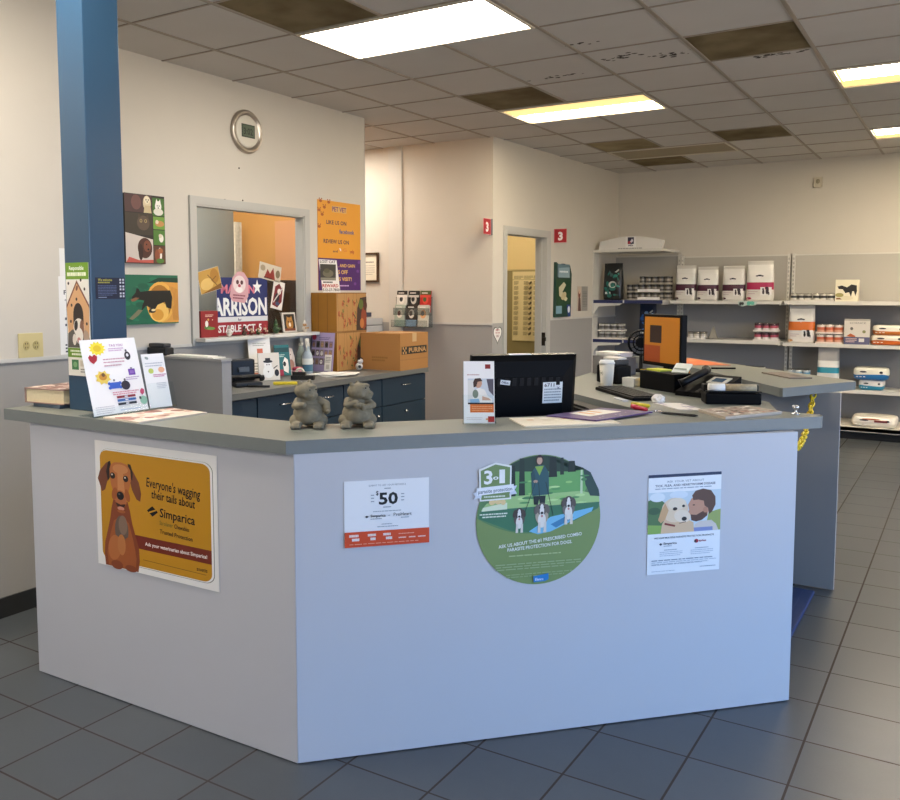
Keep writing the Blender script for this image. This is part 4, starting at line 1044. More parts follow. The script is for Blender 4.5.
single('poster_board', 'small lilac board of pet photos leaning on the flowered cartons', 'poster', mb, M=frame((-4.345, 5.165, WTZ), UX, UZ) @ rotM('X', -7))
m = MB()
for k in range(5):
    m.box(-.14, .14, -.10, .10, .003 * k, .003 * k + .0028, mat('#eeece6', .6), Matrix.Translation((.02 * k - .03, .03 * (k % 3), 0)) @ rotM('Z', 11 * k - 18))
single('paper_stack', 'loose white papers spread on the back worktop before the lilac board', 'papers', m, loc=(-3.99, 4.98, WTZ))
def floral(seed):
    A = Art(.38 / 620, .001); A.oy = 300; A.rect(0, 0, 620, 300, '#b98a52')
    q = random.Random(seed)
    for k in range(26):
        x, y = 40 + q.random() * 400, 36 + q.random() * 226
        A.ell(x + 12, y + 6, 20 + 10 * q.random(), 6, q.choice(['#5f6a34', '#76793c', '#4a5a30']), q.random() * 180)
        if k % 2: 
            for a in range(5): A.ell(x + 15 * math.cos(a * 1.257), y + 15 * math.sin(a * 1.257), 10, 8, q.choice(['#b5573a', '#a8482e', '#c77a44']), a * 72)
            A.ell(x, y, 6, 6, '#6a3a1c')
    for k in range(5):
        x = 40 + 90 * k; A.line(x, 300, x + 60 * (q.random() - .5), 0, 4, '#7d5a2e')
    A.poly([(400, 300), (420, 120), (480, 40), (620, 30), (620, 300)], '#3c2a22'); A.ell(560, 200, 60, 90, '#8a3f26'); A.ell(500, 90, 50, 40, '#5a6a30'); A.ell(520, 240, 44, 40, '#b9743a'); A.ell(590, 100, 40, 40, '#4a241c')
    A.rect(0, 0, 620, 6, '#8f6534'); A.rect(0, 294, 620, 300, '#8f6534')
    return A
for k, (z, lab) in enumerate(((WTZ, 'flower-printed carton standing on the back worktop, lower of two'), (WTZ + .303, 'flower-printed carton stacked on another one below the purple poster'))):
    m = MB(); KC = mat('#a0702f', .65, noise=.10, nscale=3); m.box(-4.37, -4.12, 5.22, 5.60, z + .0005, z + .302, {'d': KC, '-y': mat('#9c6a1e', .55, noise=.12, nscale=8)})
    m.art(floral(k + 3), frame((-4.12, 5.22, z), UY, UZ))
    for xx in (-4.30, -4.21): m.box(xx - .002, xx + .002, 5.2188, 5.22, z + .004, z + .298, mat('#7d5216', .6))
    single('carton', lab, 'box', m, group='flower-printed cartons')
t = thing('cardboard_box', 'plain brown cardboard box with a black logo band at the end of the worktop', 'box', (-3.925, 5.715, WTZ))
m = MB(); KB = mat('#b07c42', .7, noise=.06, nscale=5)
m.box(-.19, .19, -.20, .20, 0, .285, KB); m.box(-.19, .19, -.20, -.002, .285, .288, KB); m.box(-.19, .19, .002, .20, .285, .288, KB)
A = Art(.001); A.oy = 285; A.rect(20, 100, 380, 160, '#1c1612'); A.text('PURINA', 120, 370, 148, 38, '#c79a62', .03)
for i in range(3):
    for j in range(3):
        if (i + j) % 2 == 0: A.rect(34 + 18 * i, 103 + 18 * j, 52 + 18 * i, 121 + 18 * j, '#c79a62')
A.line(0, 200, 400, 200, 2, '#94652f'); A.line(0, 205, 400, 205, 2, '#94652f')
m.art(A, frame((.19, -.20, 0), UY, UZ))
A = Art(.001); A.oy = 285; A.lines(110, 260, 180, 2, 22, 14, '#96682f', 5); m.art(A, frame((-.19, -.20, 0), UX, UZ))
part(t, 'carton', m)
m = MB(); m.box(-.19, .19, -.03, .03, .288, .2886, mat('#c9a878', .35)); m.box(.19, .1906, -.03, .03, .22, .288, mat('#c9a878', .35)); part(t, 'tape', m, 'tan packing tape')
m = MB(); m.sphere((0, 0, .03), (.03, .028, .03), mat('#d8d4cc', .5)); m.sphere((.012, 0, .07), .022, mat('#e4e0d8', .5)); m.sphere((.012, .016, .09), .008, mat('#2a2826', .5)); m.sphere((.012, -.016, .09), .008, mat('#2a2826', .5)); m.sphere((.02, -.02, .03), .012, mat('#2a2826', .5))
single('plush_toy', 'tiny black and white plush at the foot of the flowered cartons', 'toy', m, loc=(-4.06, 5.42, WTZ))

# ================================================================= HALL AND EXAM CORNER
t = thing('certificate_frame', 'dark wood framed certificate on the bright hall wall', 'picture frame', M=frame((-5.42, YW2, 1.598), UX, UZ))
m = MB(); WD = mat('#4a3320', .4)
for (a, b, c, d) in ((0, .24, 0, .02), (0, .24, .282, .302), (0, .02, .02, .282), (.22, .24, .02, .282)): m.box(a, b, c, d, 0, .022, WD)
part(t, 'frame', m)
A = Art(.001); A.oy = 302; A.lines(60, 180, 90, 1, 1, 12, '#8a8578', 1); A.lines(50, 190, 130, 5, 22, 5, '#a8a294', 2)
m = MB(); m.box(.02, .22, .02, .282, 0, .008, mat('#ece6d2', .5)); m.art(A, Matrix.Translation((0, 0, .008))); part(t, 'certificate', m)
t = thing('file_trays', 'stack of white paper trays against the hall wall behind the cartons', 'file trays', (-5.27, 7.10, 0))
m = MB(); m.box(-.17, .16, -.15, .15, .02, .93, mat('#8f9296', .6)); part(t, 'stand', m, 'grey stand')
for k in range(4):
    m = MB(); z = .94 + k * .075; m.box(-.16, .15, -.14, .14, z, z + .006, mat('#c9c8c4', .5)); m.box(-.15, .14, -.145, .12, z + .006, z + .058, mat('#e9e7e0', .6)); m.box(-.16, -.155, -.14, .14, z, z + .07, mat('#c9c8c4', .5)); m.box(.145, .15, -.14, .14, z, z + .07, mat('#c9c8c4', .5))
    A = Art(.001); A.oy = 50; A.lines(6, 270, 4, 6, 7, 2.5, '#b5b2ab', k); 
    if k == 0: A.poly([(120, 44), (200, 10), (280, 6), (280, 30), (200, 44)], '#2c3f5c')
    m.art(A, frame((-.15, -.145, z + .006), UX, UZ)); part(t, 'tray', m)
m = MB(); m.box(-.16, .04, -.12, .1, 1.245, 1.29, mat('#27304a', .5), bevel=.004); part(t, 'folder', m, 'dark blue folder on top')

# brochure rack on the exam front wall
t = thing('brochure_rack', 'clear wall rack of pet brochures left of the exam corner', 'brochure rack', (-4.73, YW2 - .022, 1.15))
CL = mat('#aeb4b0', .15, trans=.75, alpha=.55)
m = MB(); m.box(-.22, .21, -.012, -.004, 0, .30, CL)
for (z, y) in ((0.0, -.10), (.12, -.06)):
    m.box(-.22, .21, y, -.012, z, z + .005, CL); m.box(-.22, .21, y - .004, y, z, z + .07, CL)
part(t, 'rack', m, 'clear plastic rack')
specs = [(-.145, 0, '#a9b4a4', ['#7a3326', '#e9e2d2', '#8fa898']), (-.003, 0, '#2a221d', ['#4a3a30', '#efe8da', '#7fa4c4']), (.135, 0, '#c9c8b8', ['#5a5348', '#d8a06a', '#ded8c8']),
         (-.145, 1, '#d8d4ca', ['#1f1c1a', '#e9e4da', '#1f1c1a']), (-.003, 1, '#1a1d1c', ['#141614', '#c9c4ba', '#e6e0d6']), (.135, 1, '#b3241f', ['#4a5a2e', '#d84a3a', '#e8dccb'])]
for (x, row, base, cc) in specs:
    A = Art(.001); A.oy = 215; A.rect(-62, 0, 62, 215, base)
    A.rect(-62, 0, 62, 40, cc[0] if row else base); A.ell(0, 90, 34, 44, cc[1]); A.ell(-8, 84, 20, 26, cc[0]); A.rect(-62, 150, 62, 215, cc[2]); A.lines(-44, 44, 18, 1, 1, 10, '#efece4', 2)
    if row: A.rect(-62, 44, 62, 66, cc[1])
    b = MB(); b.box(-.062, .062, 0, .215, -.012, 0, mat(base, .5)); b.art(A)
    b2 = MB(); M = Matrix.Translation((x, -.066 + .04 * row - .005, .007 + .14 * row)) @ frame((0, 0, 0), UX, UZ) @ rotM('X', -6)
    for v in b.v: b2.v.append(tuple(M @ Vector(v)))
    b2.f, b2.m, b2.mats, b2.smooth = b.f, b.m, b.mats, b.smooth
    o = single('brochure', ['pale brochure with a brown dog, lower left of the wall rack', 'dark brochure with a white dog above blue, lower middle of the wall rack', 'beige brochure with a tag shape, lower right of the wall rack', 'black and white brochure, upper left of the wall rack', 'black topped brochure, upper middle of the wall rack', 'red brochure with green top, upper right of the wall rack'][specs.index((x, row, base, cc))], 'brochure', b2, loc=(-4.73, YW2 - .022, 1.15), group='brochures in the wall rack')

# red "3" flag signs
def flag_sign(label, M, w=.148, h=.148):
    t = thing('room_sign', label, 'sign', M=M)
    A = Art(.001); A.oy = 148; A.rect(4, 4, 144, 144, '#a81e28'); A.text('3', 48, 102, 118, 84, '#f4efec', .05)
    m = MB(); m.box(0, .148, 0, .148, -.004, 0, mat('#d9a8a8', .4)); m.art(A); m.art(A, frame((.148, 0, -.004), (-1, 0, 0), UY)); part(t, 'plate', m, 'red plate with white 3')
    return t
t = flag_sign('red number 3 sign on the wall left of the exam corner', frame((-3.885, 7.118, 2.036), UY, UZ))
m = MB(); m.box(.148, .152, -.004, .148, -.022, .018, mat('#77777c', .5)); part(t, 'bracket', m, 'grey bracket')
PS = SKEW @ Vector((XE, 8.56, 0))
t = flag_sign('red number 3 sign beside the top right of the exam doorway', frame((PS.x + .004, PS.y, 2.018), UX, UZ))
m = MB(); m.box(-.004, 0, 0, .148, -.02, .016, mat('#c9c6bf', .5)); part(t, 'bracket', m)
# heart sticker
m = MB(); hp = []
for k in range(40):
    a = 2 * PI * k / 40
    hp.append((.0053 * 16 * math.sin(a) ** 3, .0058 * (13 * math.cos(a) - 5 * math.cos(2 * a) - 2 * math.cos(3 * a) - math.cos(4 * a))))
hp.reverse()
m.prism([(x, y) for x, y in hp], 0, .0008, mat('#2c2a2c', .5)); m.prism([(x * .88, y * .88) for x, y in hp], .0008, .0012, mat('#eeeae4', .5))
A = Art(.001); A.text('PETS', -34, 34, -30, 18, '#a8242c', .03); A.text('WELCOME', -44, 44, -6, 14, '#a8242c', .02); A.lines(-30, 30, 8, 2, 14, 6, '#8a3a3c', 3)
m.art(A, Matrix.Translation((0, 0, .0012)))
single('heart_sticker', 'white heart-shaped sticker on the wall edge left of the exam doorway', 'sticker', m, M=SKEW @ frame((XE + .001, 7.368, 1.095), UY, UZ))
# food bag cut-out and photo beside the doorway
A = Art(.54 / 98, .6 / 200, 484, 720)
A.poly([(486, 520), (500, 530), (520, 524), (548, 530), (556, 560), (553, 716), (484, 716)], '#1f4034'); A.rect(492, 526, 546, 572, '#5f7a84'); A.poly([(496, 540), (546, 536), (546, 574), (496, 574)], '#90a7b0'); A.poly([(486, 580), (550, 580), (552, 670), (486, 690)], '#244a2c')
A.poly([(498, 610), (520, 590), (530, 600), (514, 626), (538, 650), (530, 660), (500, 640)], '#cfc8a4'); A.ell(520, 640, 10, 16, '#c9b98c', 30); A.rect(486, 676, 512, 704, '#7fa4b4'); A.poly([(534, 672), (550, 672), (552, 716), (540, 716)], '#2f4a8a'); A.ell(544, 690, 5, 12, '#e6e8ec'); A.lines(500, 540, 550, 1, 1, 6, '#dfe6e8', 3)
mb = MB(); mb.prism([A.T(*p) for p in ((484, 716), (553, 716), (556, 560), (548, 530), (520, 524), (500, 530), (486, 520))], 0, .03, mat('#1f4034', .4)); mb.art(A, Matrix.Translation((0, 0, .03)))
PB = SKEW @ Vector((XE, 8.60, 0))
single('display_sign', 'green pet food display sign on the wall right of the exam doorway', 'sign', mb, M=SKEW @ frame((XE, 8.565, 1.215), UY, UZ))
A = Art(.001); A.oy = 280; A.rect(0, 0, 290, 280, '#9c978e'); A.rect(0, 0, 120, 280, '#c9b8a4'); A.ell(60, 90, 30, 50, '#8a4a38'); A.ell(64, 60, 22, 26, '#d8b49a'); A.poly([(30, 280), (40, 130), (90, 130), (110, 280)], '#6e4a40'); A.lines(150, 270, 60, 10, 18, 7, '#6e6a64', 4)
single('photo_print', 'small photo print on the wall between the green display sign and the shelves', 'picture', sheet(.29, .28, .002, A, mat('#9c978e', .5)), M=SKEW @ frame((XE, 9.17, 1.28), UY, UZ))
# chart in the exam room
A = Art(.001); A.oy = 910; A.rect(0, 0, 620, 910, '#cfb778'); A.rect(10, 10, 610, 900, '#dcc68c')
for c in range(4):
    A.lines(24 + c * 148, 156 + c * 148, 60, 3, 14, 7, '#7a6a3c', c)
    for k in range(11):
        y = 130 + k * 66; A.lines(24 + c * 148, 90 + c * 148, y, 4, 12, 6, '#6e5f36', c * 20 + k)
        if c: A.ell(124 + c * 148, y + 20, 14, 22, '#5c4c2c', 30); A.ell(104 + c * 148, y + 30, 10, 16, '#7a6840', -20)
A.line(24, 110, 596, 110, 4, '#7a6a3c')
single('anatomy_chart', 'yellowed wall chart seen through the exam room doorway', 'chart', sheet(.62, .91, .002, A, mat('#dcc68c', .5)), M=frame((-5.155, 10.249, .855), UX, UZ))
# sensor on the back wall
m = MB(); m.box(-.045, .045, -.03, 0, -.055, .055, mat('#c9bfa8', .5), bevel=.008); m.sphere((0, -.03, .01), (.022, .012, .026), mat('#9a9078', .4)); single('motion_sensor', 'small beige motion sensor high on the back wall', 'sensor', m, loc=(-1.49, YB - .001, 2.69))
# ================================================================= ON THE RECEPTION COUNTER
Z = ZT + .0005
# books at the far left
def cover_art(w, h, seed, base, cols, n=30):
    A = Art(.001); A.oy = h; A.rect(0, 0, w, h, base); q = random.Random(seed)
    for k in range(n):
        x, y = q.random() * w, q.random() * h; rx, ry = (8 + q.random() * w * .13), (6 + q.random() * h * .10)
        x = min(max(x, rx), w - rx); y = min(max(y, ry), h - ry)
        A.ell(x, y, rx, ry, q.choice(cols), q.random() * 20)
    return A
t = thing('thick_book', 'thick book with cream page edges at the left end of the counter', 'book', (-3.115, 2.175, Z + .0165), .10)
m = MB(); m.box(-.105, .105, -.10, .10, .004, .055, mat('#e3d3ae', .7, noise=.08, nscale=90)); part(t, 'pages', m, 'cream page block')
m = MB(); cv = mat('#a8897c', .45); m.box(-.108, .108, -.104, .104, 0, .004, cv); m.box(-.108, .108, -.104, .104, .055, .060, cv); m.box(-.111, -.106, -.104, .104, 0, .06, cv)
m.art(cover_art(212, 204, 3, '#b59c8e', ['#7a4a40', '#d9c6b8', '#94685a', '#e6d8cc', '#5c3a34']), Matrix.Translation((-.106, -.102, .060))); part(t, 'cover', m)
m = MB(); m.box(-.085, .085, -.10, .10, 0, .015, mat('#5f6c7c', .5), bevel=.003); single('thin_book', 'thin blue grey book lying under the thick book', 'book', m, loc=(-3.105, 2.18, Z), rz=0)

CLEAR = glass('#fbfdfd', .08, 1.10)
# acrylic holder with the pet-tag sheet
LEAN = math.radians(15)
def leaning(o, U, lean):
    U = Vector(U).normalized(); N = U.cross(Vector(UZ)); V = Vector(UZ) * math.cos(lean) - N * math.sin(lean)
    return frame(o, U, V)
t = thing('sign_holder', 'clear acrylic sign holder with a sheet of colourful pet tags before the column', 'sign holder', M=leaning((-2.688, 1.99, Z + .002), UY, LEAN))
A = Art(.245 / 320, .285 / 450, 110, 520)
A.rect(110, 70, 430, 520, '#f3f1f0')
A.poly([(205 - 5 + (48 if k % 2 else 36) * math.cos(k * PI / 12), 125 + (44 if k % 2 else 33) * math.sin(k * PI / 12)) for k in range(24)], '#f0dd3a'); A.ell(200, 125, 22, 20, '#e0c020')
A.text('TAG YOU', 270, 350, 118, 14, '#b070b0', .02); A.lines(262, 350, 128, 2, 12, 6, '#c9a0c9', 3)
A.poly([(140, 175), (152, 160), (164, 170), (176, 158), (192, 172), (186, 196), (164, 216), (146, 198)], '#a81c2e')
A.ell(366, 180, 18, 26, '#25222c'); A.ell(366, 176, 8, 10, '#d8d6dc'); A.ell(362, 148, 6, 8, '#55525c')
for y in (190, 208, 228): A.lines(220, 350, y, 1, 1, 7, '#c99aa8', y)
A.poly([(200 + (46 if k % 2 else 34) * math.cos(k * PI / 8), 300 + (44 if k % 2 else 32) * math.sin(k * PI / 8)) for k in range(16)], '#e6c95a'); A.ell(200, 296, 22, 20, '#c78a2c'); A.ell(204, 284, 10, 12, '#6a4a2a')
A.rect(352, 262, 392, 300, '#6a3fa0'); A.ell(372, 258, 7, 6, '#8a8894'); A.rect(360, 272, 384, 290, '#8a64b8'); A.lines(330, 410, 310, 2, 12, 6, '#b8a0c4', 5)
A.rect(228, 334, 290, 372, '#2f5cc0'); A.ell(228, 340, 9, 9, '#2f5cc0'); A.ell(228, 366, 9, 9, '#2f5cc0'); A.ell(290, 340, 9, 9, '#2f5cc0'); A.ell(290, 366, 9, 9, '#2f5cc0'); A.ell(258, 322, 6, 7, '#77757f')
A.ell(320, 358, 26, 28, '#1f1b2e'); A.ell(320, 324, 6, 8, '#55525c'); A.lines(236, 390, 392, 2, 12, 7, '#d79aa6', 9)
A.poly([(398, 398), (410, 386), (422, 396), (420, 416), (406, 428), (396, 412)], '#c2456a')
for y, c in ((418, '#8a2030'), (438, '#2f62a8'), (460, '#1d2433')): A.rect(254, y, 364, y + 14, c); A.rect(300, y + 3, 318, y + 11, '#e8e8ee')
A.ell(408, 460, 22, 26, '#8fc0a8'); A.rect(384, 436, 396, 452, '#1d2433'); A.lines(124, 230, 470, 4, 12, 5, '#c9c6cc', 11); A.lines(260, 400, 500, 1, 1, 6, '#b9c6dc', 12)
m = MB(); m.box(0, .245, 0.004, .289, 0, .0008, mat('#f3f1f0', .5)); m.art(A, Matrix.Translation((0, .004, .0008))); part(t, 'paper_sheet', m, 'white sheet of pet tags')
m = MB(); m.box(-.004, .249, .0, .291, -.004, -.001, CLEAR); m.box(-.004, .249, .0, .03, .0035, .006, CLEAR)
c15, s15 = math.cos(LEAN), math.sin(LEAN)
m.box(-.004, .249, 0, .003, -.09, .006, CLEAR, rotM('X', 15)); part(t, 'acrylic_holder', m, 'clear acrylic')
t = thing('sign_holder', 'smaller clear holder with a narrow white leaflet, right of the pet-tag sheet', 'sign holder', M=leaning((-2.695, 2.248, Z + .002), (.12, 1, 0), LEAN))
A = Art(.1 / 140, .215 / 330, 485, 465); A.rect(485, 135, 625, 465, '#f2f1f0'); A.ell(530, 240, 16, 16, '#b8c860'); A.ell(596, 236, 20, 18, '#e8b08a'); A.lines(540, 620, 262, 2, 10, 6, '#c27aa0', 2); A.lines(500, 610, 190, 2, 16, 6, '#b9bcc6', 4); A.lines(550, 610, 315, 4, 10, 5, '#c9cad0', 6); A.ell(514, 160, 12, 8, '#9aa6a2', 30)
m = MB(); m.box(0, .1, .004, .219, 0, .0008, mat('#f2f1f0', .5)); m.art(A, Matrix.Translation((0, .004, .0008))); part(t, 'leaflet', m, 'white leaflet')
m = MB(); m.box(-.004, .112, 0, .222, -.004, -.001, CLEAR); m.box(-.004, .112, 0, .10, .014, .017, CLEAR); m.box(.109, .112, 0, .10, -.001, .014, CLEAR); m.box(-.004, .112, 0.004, .007, -.05, .017, CLEAR, rotM('X', 15)); part(t, 'acrylic_holder', m, 'clear acrylic')
m = MB(); m.box(-.105, .105, -.15, .15, 0, .006, mat('#d8cdbd', .45)); m.art(cover_art(208, 296, 8, '#dccfc0', ['#b98a7a', '#efe6da', '#a8695c', '#e8d6c4', '#c7a58f', '#8d5a4c'], 34), Matrix.Translation((-.104, -.148, .006)))
single('magazine', 'open pale magazine lying on the counter in front of the pet-tag sign', 'magazine', m, loc=(-2.545, 2.148, Z), rz=-.06)

# two stone dragons
def dragon(name, label, loc, rz, kind):
    """chubby seated stone creature, one continuous surface"""
    bm = bmesh.new()
    def ball(c, r, rot=None):
        rr = r if isinstance(r, tuple) else (r, r, r)
        T = Matrix.Translation(Vector(c)) @ (rot or Matrix.Identity(4)) @ Matrix.Diagonal((*rr, 1))
        bmesh.ops.create_icosphere(bm, subdivisions=3, radius=1.0, matrix=T)
    def limb(pts, rs):
        for i in range(len(pts) - 1):
            for k in range(7):
                s_ = k / 6; p = Vector(pts[i]).lerp(Vector(pts[i + 1]), s_); ball(p, rs[i] * (1 - s_) + rs[i + 1] * s_)
    # local: faces -y; x is its left/right; metres
    ball((0, .004, .050), (.050, .044, .046)); ball((0, -.012, .044), (.042, .038, .036)); ball((0, .006, .092), (.030, .028, .030))
    hx, hy, hz = (-.008, -.002, .134) if kind == 0 else (.004, -.002, .130)
    yaw = rotM('Z', 48 if kind == 0 else 66)
    ball((hx, hy, hz), (.037, .036, .031)); H = Matrix.Translation((hx, hy, hz)) @ yaw @ rotM('X', 24 if kind == 0 else 8)
    def hb(c, r): 
        p = H @ Vector(c); ball(p, r)
    hb((0, -.026, -.006), (.025, .020, .016)); hb((0, -.030, -.018), (.019, .014, .007)); hb((-.018, -.020, -.006), .012); hb((.018, -.020, -.006), .012); hb((-.013, -.020, .016), .009); hb((.013, -.020, .016), .009)
    hb((-.007, -.044, .001), .0042); hb((.007, -.044, .001), .0042); hb((0, -.014, .024), (.02, .016, .008))
    for s_ in (-1, 1):
        for k in range(4): hb((s_ * (.019 + .0016 * k), .014 + .002 * k, .019 + .0034 * k), .0092 - .0014 * k)   # ears
    # feet
    for s_ in (-1, 1):
        ball((s_ * .036, -.036, .013), (.019, .028, .0125))
        for k in (-1, 0, 1): ball((s_ * .036 + k * .011, -.060, .009), (.0066, .010, .0085))
        ball((s_ * .038, .0, .024), (.024, .030, .024))
    # arms
    if kind == 0:
        limb([(-.032, -.004, .098), (-.040, -.026, .080), (-.012, -.042, .086)], [.013, .012, .010])
        limb([(.032, .006, .098), (.056, .002, .084), (.060, -.014, .066)], [.014, .013, .011]); 
        for k in range(4): ball((.062 + .003 * math.cos(k), -.022 + .004 * k - .006, .060 - .002 * k), .0066)
        ball((.060, -.012, .062), (.012, .014, .013))
    else:
        limb([(-.030, -.004, .096), (-.034, -.030, .084), (-.004, -.040, .092)], [.013, .011, .010])
        limb([(.030, -.002, .096), (.048, -.014, .080), (.020, -.040, .074)], [.013, .013, .010]); ball((.004, -.042, .084), (.018, .010, .010))
        for k in range(3): ball((.000 + .009 * k, -.051, .086 - .001 * k), (.0048, .006, .009))
    # tail and back ridge
    limb([(0, .040, .022), (.030, .052, .014), (.052, .040, .010)], [.018, .012, .006])
    for k in range(5): ball((0, .040 - .004 * abs(k - 1), .05 + .016 * k), (.004, .008, .008))
    me = bpy.data.meshes.new('stone'); bm.to_mesh(me); bm.free()
    o = bpy.data.objects.new(name, me); COL.objects.link(o)
    md = o.modifiers.new('blend', 'REMESH'); md.mode = 'VOXEL'; md.voxel_size = .0022; md.use_smooth_shade = True
    sm = o.modifiers.new('soften', 'SMOOTH'); sm.factor = .5; sm.iterations = 4
    dg = bpy.context.evaluated_depsgraph_get(); me2 = bpy.data.meshes.new_from_object(o.evaluated_get(dg))
    o.modifiers.clear(); o.data = me2; bpy.data.meshes.remove(me)
    zmin = min(v.co.z for v in me2.vertices)
    for v in me2.vertices: v.co.z -= zmin
    me2.materials.clear(); me2.materials.append(STONE)
    for p in me2.polygons: p.use_smooth = True; p.material_index = 0
    for v in me2.vertices: v.co.z *= .93; v.co.x *= 1.06
    o.location = loc; o.rotation_euler = (0, 0, rz)
    tag(o, label, 'figurine')
    # painted-looking carved eye pits
    for s_ in (-1, 1):
        e = MB(); c = H @ Vector((s_ * .013, -.0288, .018)); c.z = (c.z - zmin) * .93; c.x *= 1.06; e.sphere(c, .0032, mat('#3a3833', .6), seg=10, ring=6); part(o, 'eye', e)
    return o
STONE = mat('#7b735f', .9, noise=.55, nscale=45, bump=.9)
dragon('stone_dragon', 'left of two chubby grey stone figures on the counter, hand on its hip', (-1.905, 2.255, Z), .60, 0)
dragon('stone_dragon', 'right of two chubby grey stone figures on the counter, arms folded on its belly', (-1.770, 2.352, Z), .62, 1)

# leaflet holder with orange leaflet
t = thing('leaflet_holder', 'clear leaflet holder with a white and orange leaflet beside the black monitor', 'leaflet holder', M=leaning((-1.474, 2.566, Z + .002), (.851, .525, 0), math.radians(15)))
A = Art(.107 / 275, .218 / 585, 75, 705); A.rect(75, 120, 350, 705, '#f4f1ef'); A.rect(268, 150, 316, 192, '#8f2a24'); A.lines(106, 250, 244, 1, 1, 10, '#c9a8a4', 2)
A.rect(112, 285, 342, 520, '#cdd3da'); A.rect(112, 300, 170, 480, '#e2e0da'); A.poly([(280, 290), (342, 290), (342, 450), (300, 400)], '#5a5560'); A.ell(205, 330, 34, 44, '#c79a80'); A.poly([(160, 320), (175, 285), (225, 280), (245, 310), (222, 312), (200, 316), (188, 360), (164, 370)], '#3f2a22')
A.poly([(150, 520), (165, 400), (210, 372), (262, 390), (290, 450), (330, 480), (330, 515)], '#ece8e2'); A.ell(180, 430, 26, 40, '#7e8a78'); A.poly([(240, 450), (300, 470), (320, 490), (240, 490)], '#d3a890'); A.poly([(130, 480), (210, 475), (220, 510), (135, 515)], '#8fb8d8'); A.rect(112, 512, 342, 528, '#2a2326')
A.rect(132, 528, 342, 604, '#e2722c'); A.lines(146, 330, 545, 3, 18, 7, '#f2a878', 5); A.lines(100, 240, 650, 2, 16, 6, '#d8cfca', 6); A.rect(290, 640, 346, 694, '#a8261f'); A.rect(270, 660, 292, 674, '#e2a05a')
m = MB(); m.box(0, .107, .003, .221, 0, .001, mat('#f4f1ef', .5)); m.art(A, Matrix.Translation((0, .003, .001))); part(t, 'leaflet', m)
m = MB(); m.box(-.004, .111, 0, .205, -.004, -.001, CLEAR); m.box(-.004, .111, 0, .10, .012, .015, CLEAR); m.box(-.004, -.001, 0, .10, -.001, .012, CLEAR); m.box(.108, .111, 0, .10, -.001, .012, CLEAR); m.box(-.004, .111, 0.003, .006, -.04, .015, CLEAR, rotM('X', 15)); part(t, 'acrylic_holder', m, 'clear acrylic')

# monitor seen from behind
BLK = mat('#080809', .55, spec=.12); BLK2 = mat('#111113', .45, spec=.2)
t = thing('computer_monitor', 'black computer monitor seen from behind, standing inside the reception counter', 'monitor', M=frame((-1.528, 3.102, .746), DD, UZ))
# local: x along the counter, y up, z toward the visitor (back of the monitor)
m = MB()
def ring(w, h, z, cy): return [(-w / 2, cy - h / 2, z), (w / 2, cy - h / 2, z), (w / 2, cy + h / 2, z), (-w / 2, cy + h / 2, z)]
CY = .325
rows = [ring(.428, .372, -.02, CY), ring(.434, .378, 0, CY), ring(.434, .378, .012, CY), ring(.40, .340, .030, CY - .002), ring(.30, .24, .052, CY - .01)]
m.grid(rows, BLK, close_u=True, smooth=False, caps=(True, True))
T = rotM('X', 6)
m.v = [tuple(T @ Vector(v)) for v in m.v]
part(t, 'casing', m)
m = MB(); m.box(-.213, .213, CY + .187, CY + .1895, -.02, .012, mat('#6c6a62', .25)); m.v = [tuple(T @ Vector(v)) for v in m.v]; part(t, 'top_edge', m, 'top edge painted lighter for reflected light')  # light caught along the top is painted as a lighter strip
m = MB(); m.box(-.19, .19, CY - .15, CY + .17, -.024, -.02, mat('#20242a', .15)); m.v = [tuple(T @ Vector(v)) for v in m.v]; part(t, 'screen', m)
m = MB(); m.box(-.045, .045, .02, .34, .03, .07, BLK, bevel=.01); m.box(-.13, .13, 0, .018, -.09, .11, BLK, bevel=.006); part(t, 'stand', m)
m = MB()
for k in range(9): m.box(-.12 + .03 * k, -.104 + .03 * k, CY + .075, CY + .105, .0495, .0535, BLK2)
m.box(-.10, .10, CY - .05, CY - .046, .052, .0535, BLK2); m.v = [tuple(T @ Vector(v)) for v in m.v]; part(t, 'vents', m)
A = Art(.001); A.rect(-42, -42, 42, 42, '#e9ecea'); A.text('6711', -36, 6, -24, 14, '#2a2c34', .02); A.lines(-36, 36, -16, 5, 11, 5, '#9aa2a6', 3); A.text('x', 16, 30, -14, 14, '#44506a')
m = MB(); m.box(-.042, .042, -.042, .042, 0, .0006, mat('#e9ecea', .5)); m.art(A, Matrix.Translation((0, 0, .0006)))
MM = T @ Matrix.Translation((.107, CY + .045, .0535)) @ rotM('Y', 3); m.v = [tuple(MM @ Vector(v)) for v in m.v]; part(t, 'note', m, 'square white note')
A = Art(.001); A.rect(-20, -9, 20, 9, '#e4e6e8'); A.text('DELL', -15, 15, 4, 8, '#3a3c40', .03)
m = MB(); m.box(-.02, .02, -.009, .009, 0, .0006, mat('#e4e6e8', .5)); m.art(A, Matrix.Translation((0, 0, .0006))); MM = T @ Matrix.Translation((-.09, CY + .09, .0535)) @ rotM('Z', -8); m.v = [tuple(MM @ Vector(v)) for v in m.v]; part(t, 'label_sticker', m, 'small white label')
m = MB(); m.box(-.06, .03, CY + .1895, CY + .191, -.016, .010, mat('#e2e4e2', .5)); m.v = [tuple(T @ Vector(v)) for v in m.v]; part(t, 'tape', m, 'white tape on the top edge')

